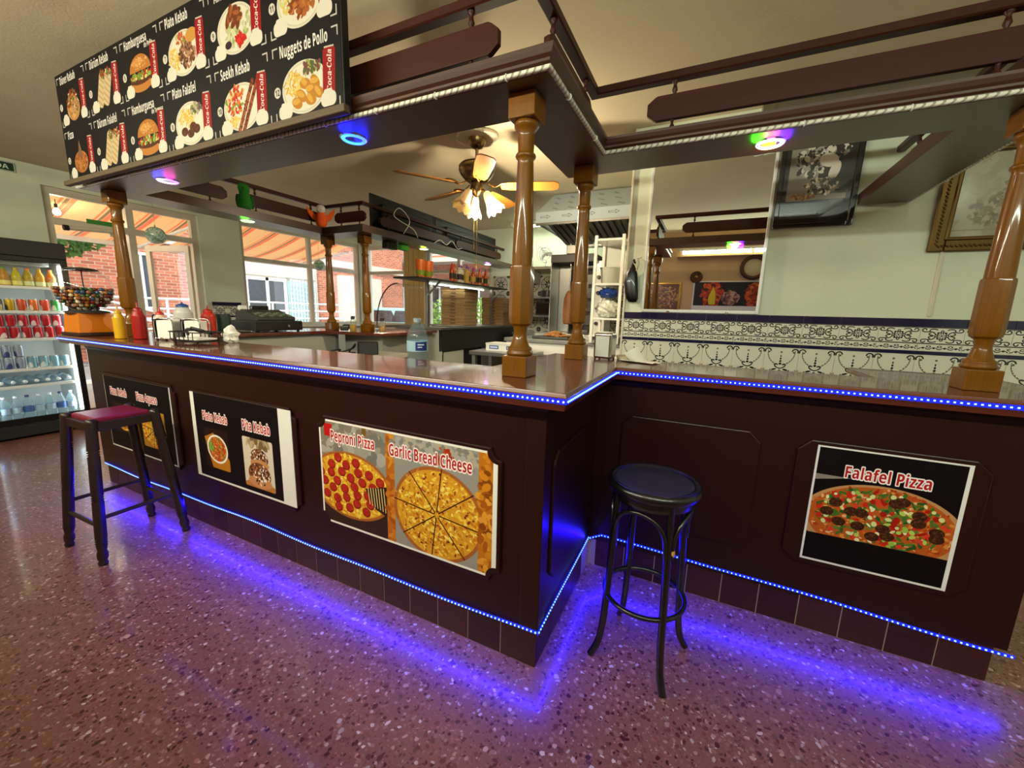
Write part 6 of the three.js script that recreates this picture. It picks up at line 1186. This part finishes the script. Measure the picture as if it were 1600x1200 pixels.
{
  const g = structGroup('ground'); part('pavement', bx(-9.5, XL - 0.2, -0.3, -0.06, -22, 10), OUT.pave, g); part('road', bx(-30, -9.5, -0.3, -0.12, -30, 14), OUT.road, g); part('side_road', bx(-6.3, 6, -0.3, -0.1, -30, ZF - 0.2), OUT.pave, g);
}
function facadeWindow(b, axis, at, u, y0, w, h, fr = OUT.rail, glass = OUT.dark) {
  const B = (a, c, d, e, t0, t1) => (axis === 'x' ? bx(at + t0, at + t1, d, e, a, c) : bx(a, c, d, e, at + t0, at + t1));
  const f = part('window', [B(u - w / 2, u - w / 2 + 0.07, y0, y0 + h, 0, 0.06), B(u + w / 2 - 0.07, u + w / 2, y0, y0 + h, 0, 0.06), B(u - w / 2 + 0.07, u + w / 2 - 0.07, y0 + h - 0.07, y0 + h, 0, 0.06), B(u - w / 2 + 0.07, u + w / 2 - 0.07, y0, y0 + 0.07, 0, 0.06), B(u - 0.025, u + 0.025, y0 + 0.07, y0 + h - 0.07, 0.0, 0.05)], fr, b);
  part('window_glass', B(u - w / 2 + 0.07, u + w / 2 - 0.07, y0 + 0.07, y0 + h - 0.07, 0.005, 0.02), glass, f);
}
{
  const b = thing('brick_building', 'red brick building with white framed shop door across the street', 'building', [0, 0, 0]);
  part('brick_wall', bx(-14.5, -13, -0.12, 6.5, -14.2, 8), OUT.brick, b);
  part('stone_band', bx(-13, -12.94, 2.9, 3.15, -14.2, 8), OUT.render, b);
  facadeWindow(b, 'x', -13, -4.25, 1.15, 0.5, 1.45); facadeWindow(b, 'x', -13, -1.2, 1.1, 1.0, 1.5); facadeWindow(b, 'x', -13, 1.4, 1.1, 1.0, 1.5); facadeWindow(b, 'x', -13, -5.6, 4.0, 1.1, 1.5); facadeWindow(b, 'x', -13, -2.2, 4.0, 1.1, 1.5);
  const s = part('shop_front', bx(-13, -12.9, 0.0, 2.75, -9.4, -6.6), OUT.render, b);
  part('shop_sign', bx(-12.9, -12.86, 2.3, 2.68, -9.3, -6.7), std({ color: '#c9c6b8', roughness: 0.6 }), s);
  part('shop_glass', bx(-12.9, -12.89, 0.3, 2.2, -9.25, -8.2), phy({ color: '#9cc0c0', roughness: 0.1 }), s);
  const d = part('shop_door', [bx(-12.9, -12.85, 0.2, 2.25, -8.15, -8.05), bx(-12.9, -12.85, 0.2, 2.25, -6.85, -6.75), bx(-12.9, -12.85, 0.2, 2.25, -7.52, -7.42), bx(-12.9, -12.85, 2.15, 2.25, -8.05, -6.85)], OUT.rail, b);
  part('door_glass', bx(-12.89, -12.87, 0.3, 2.15, -8.05, -6.85), OUT.dark, d);
  const grille = part('window_grille', [...Array.from({ length: 9 }, (_, i) => bx(-12.84, -12.82, 0.3, 2.25, -9.25 + i * 0.12, -9.235 + i * 0.12)), ...Array.from({ length: 12 }, (_, i) => bar([-12.83, 0.35 + i * 0.16, -9.25], [-12.83, 0.5 + i * 0.16, -8.25], 0.007, 5))], OUT.rail, b); grille.userData.kind = 'stuff';
  const w = part('rendered_bay', bx(-13, -12.8, -0.1, 2.6, -12.6, -10.4), OUT.render, b); part('bay_door', bx(-12.8, -12.77, 0.2, 2.1, -11.9, -11.1), OUT.rail, w); part('bay_door_glass', bx(-12.77, -12.76, 0.9, 2.0, -11.75, -11.25), OUT.dark, w);
}
{
  const b = thing('balcony_building', 'brick building with white balcony railing seen past the corner window', 'building', [0, 0, 0]);
  part('brick_wall', bx(-24, -2, -0.12, 8, -17, -16), OUT.brick, b);
  part('shop_level', bx(-24, -2, -0.1, 2.9, -16, -15.8), std({ color: '#6a5648', roughness: 0.8 }), b);
  for (let i = 0; i < 5; i++) facadeWindow(b, 'z', -15.8, -17.4 + i * 2.3, 0.3, 1.7, 2.2);
  for (let i = 0; i < 4; i++) facadeWindow(b, 'z', -16, -16.5 + i * 2.9, 4.9, 1.3, 1.6);
  const s = part('balcony_slab', bx(-24, -8, 3.6, 3.8, -16, -14.9), OUT.render, b);
  part('balcony_railing', [bx(-24, -8, 4.55, 4.62, -14.98, -14.92), bx(-24, -8, 3.9, 3.95, -14.98, -14.92), bx(-24, -8, 4.12, 4.2, -14.98, -14.92), bx(-24, -8, 4.34, 4.4, -14.98, -14.92), ...Array.from({ length: 14 }, (_, i) => bx(-24 + i * 1.2, -23.94 + i * 1.2, 3.8, 4.55, -14.98, -14.92))], OUT.rail, s);
  const a = part('air_conditioner', rbx(-13.35, -12.55, 1.95, 2.5, -15.8, -15.4, 0.03), OUT.rail, b); part('fan_grille', cyl(0.2, 0.2, 0.02, 20).rotateX(Math.PI / 2).translate(-13.05, 2.22, -15.39), std({ color: '#9a9a96', roughness: 0.6 }), a);
}
// white ramp railing
{
  const r = thing('white_railing', 'white tubular railing along the ramp across the street', 'railing', [0, 0, 0]);
  for (const y of [1.42, 1.2, 0.98, 0.76]) part('rail', bar([-10.6, y, -8.6], [-10.6, y, -2.4], 0.024, 6), OUT.rail, r);
  for (let i = 0; i < 6; i++) part('post', bar([-10.6, -0.12, -8.55 + i * 1.22], [-10.6, 1.42, -8.55 + i * 1.22], 0.028, 6), OUT.rail, r);
  part('rail', bar([-10.6, 1.42, -2.4], [-9.4, 0.7, -4.6], 0.024, 6), OUT.rail, r); part('rail', bar([-10.6, 1.2, -2.4], [-9.4, 0.48, -4.6], 0.024, 6), OUT.rail, r);
  part('ramp_wall', bx(-10.75, -10.64, -0.12, 0.7, -8.6, -2.3), OUT.render, r);
}
// awnings
{
  const stripe = tex(256, 16, (x, w, h) => { x.fillStyle = '#d8a46a'; x.fillRect(0, 0, w, h); x.fillStyle = '#d9623a'; x.fillRect(20, 0, 34, h); x.fillStyle = '#7a5a34'; x.fillRect(58, 0, 22, h); x.fillStyle = '#dc6a3c'; x.fillRect(92, 0, 16, h); x.fillStyle = '#cf9f6c'; x.fillRect(150, 0, 20, h); }, { repeat: [1, 1] });
  const fab = phy({ map: stripe, roughness: 1, transmission: 0.35, thickness: 0, side: THREE.DoubleSide });
  const mk = (z0, z1, label) => {
    const a = thing('striped_awning', label, 'awning', [0, 0, 0]);
    const n = 10, g = new THREE.PlaneGeometry(1, 1, n, 8), p = g.attributes.position, uv = g.attributes.uv;
    for (let i = 0; i < p.count; i++) { const u = uv.getX(i), v = uv.getY(i), z = z0 + (z1 - z0) * u, s = v; p.setXYZ(i, -6.42 - 1.75 * s, 2.68 - 0.42 * s - 0.05 * Math.sin(s * Math.PI), z); uv.setXY(i, z / 0.42, s); }
    g.computeVertexNormals(); part('fabric', g, fab, a);
    part('roller', bar([-6.4, 2.7, z0], [-6.4, 2.7, z1], 0.035, 14), fab, a);
    for (const z of [z0, z1]) part('wall_bracket', rbx(-6.44, -6.302, 2.64, 2.76, z - 0.02, z + 0.02, 0.004), OUT.rail, a);
    part('front_bar', rbx(-8.2, -8.14, 2.2, 2.27, z0, z1, 0.01, 'z'), OUT.rail, a);
    for (const z of [z0 - Math.sign(z0 - z1) * 0.25, z1 + Math.sign(z0 - z1) * 0.25]) part('arm', bar([-6.38, 2.45, z], [-8.15, 2.22, z], 0.022, 8), OUT.rail, a);
  };
  mk(0.3, -2.55, 'orange and cream striped awning outside the door'); mk(-2.65, -5.25, 'orange and cream striped awning outside the long street window');
}
// lit bulb hanging under the awning
{
  const b = thing('hanging_bulb', 'lit bare bulb hanging under the awning outside the door', 'bulb', [-6.9, 2.4, -1.05]);
  part('bulb_glass', lathe([[0.0001, -0.06], [0.03, -0.045], [0.036, -0.02], [0.025, 0.01], [0.014, 0.03]], 16), emit('#fff4d8', 12), b);
  part('socket', cyl(0.016, 0.016, 0.05, 12, 0.025), MAT.black, b); part('cord', cyl(0.004, 0.004, 0.07, 6, 0.07), MAT.black, b);
  const l = new THREE.PointLight('#ffedc8', 1.2, 0, 2); l.position.set(-6.9, 2.31, -1.05); scene.add(l);
}
// foliage
function foliage(n, cx, cy, cz, rx, ry, rz, size) {
  const pos = [], nor = [];
  for (let i = 0; i < n; i++) { const a = rnd() * 6.283, b = Math.acos(rr(-1, 1)), q = Math.cbrt(rr(0.25, 1)), c = new THREE.Vector3(cx + Math.sin(b) * Math.cos(a) * rx * q, cy + Math.cos(b) * ry * q, cz + Math.sin(b) * Math.sin(a) * rz * q); const u = new THREE.Vector3(rr(-1, 1), rr(-1, 1), rr(-1, 1)).normalize(), v = new THREE.Vector3(rr(-1, 1), rr(-1, 1), rr(-1, 1)).cross(u).normalize(), s = size * rr(0.6, 1.2); const P = [c.clone().addScaledVector(u, s), c.clone().addScaledVector(v, s * 0.45), c.clone().addScaledVector(u, -s), c.clone().addScaledVector(v, -s * 0.45)]; const N = u.clone().cross(v); for (const k of [0, 1, 2, 0, 2, 3]) { pos.push(P[k].x, P[k].y, P[k].z); nor.push(N.x, N.y, N.z); } }
  const g = new THREE.BufferGeometry(); g.setAttribute('position', new THREE.Float32BufferAttribute(pos, 3)); g.setAttribute('normal', new THREE.Float32BufferAttribute(nor, 3)); g.setAttribute('uv', new THREE.Float32BufferAttribute(new Float32Array(pos.length / 3 * 2), 2)); return g;
}
const leaf = (c) => phy({ color: c, roughness: 0.8, transmission: 0.35, thickness: 0, side: THREE.DoubleSide });
{
  const b = thing('green_bush', 'bright green bush outside the window behind the pizza boxes', 'bush', [0, 0, 0]);
  part('foliage', foliage(2600, -5.7, 0.95, -8.2, 1.3, 0.85, 0.7, 0.06), leaf('#6f9a3a'), b).userData.kind = 'stuff';
  for (const x of [-6.1, -5.7, -5.3]) part('stem', bar([x, -0.1, -8.2], [x + 0.1, 0.9, -8.2], 0.025, 7), MAT.plankWood, b);
  const t = thing('street_tree', 'green tree crown beside the brick building seen through the door', 'tree', [0, 0, 0]);
  part('foliage', foliage(2400, -11.6, 3.0, -2.3, 0.9, 0.8, 1.0, 0.09), leaf('#557f2e'), t).userData.kind = 'stuff';
  part('trunk', bar([-11.6, -0.12, -1.9], [-11.6, 2.6, -1.9], 0.09, 10, 0.06), MAT.plankWood, t);
}
// parked car
{
  const c = thing('parked_car', 'pale teal parked car on the street beyond the corner window', 'car', [-9.6, -0.1, -10.9], 0.3);
  const paint = phy({ color: '#86b4b4', roughness: 0.25, clearcoat: 0.8 });
  const body = extrude(shapeOf([[-2, 0.25], [2, 0.25], [2.05, 0.6], [1.9, 0.82], [1.0, 0.92], [-1.85, 0.95], [-2.05, 0.7]]), 1.7, 0.06).translate(0, 0, -0.85); part('body', body, paint, c);
  part('cabin', extrude(shapeOf([[-1.75, 0.93], [1.0, 0.92], [0.35, 1.42], [0.1, 1.48], [-1.2, 1.48], [-1.5, 1.4]]), 1.5, 0.06).translate(0, 0, -0.75), paint, c);
  for (const s of [-1, 1]) { for (const [a, b] of [[-1.45, -0.55], [-0.45, 0.3]]) part('side_window', extrude(shapeOf([[a - 0.08, 0.98], [b + 0.2, 0.98], [b, 1.38], [a + 0.05, 1.38]]), 0.01).translate(0, 0, s > 0 ? 0.748 : -0.758), MAT.blackGloss, c); for (const x of [-1.3, 1.25]) part('wheel', cyl(0.3, 0.3, 0.2, 20).rotateX(Math.PI / 2).translate(x, 0.3, s * 0.78 - 0.0), MAT.black, c); }
  part('windscreen', beam([0.98, 0.95, 0], [0.4, 1.38, 0], 1.25, 0.012), MAT.blackGloss, c);
}
scene.traverse((o) => { if (o.isMesh) { o.castShadow = true; o.receiveShadow = true; } if (o.isPointLight || o.isSpotLight) o.castShadow = true; });
renderer.render(scene, camera);
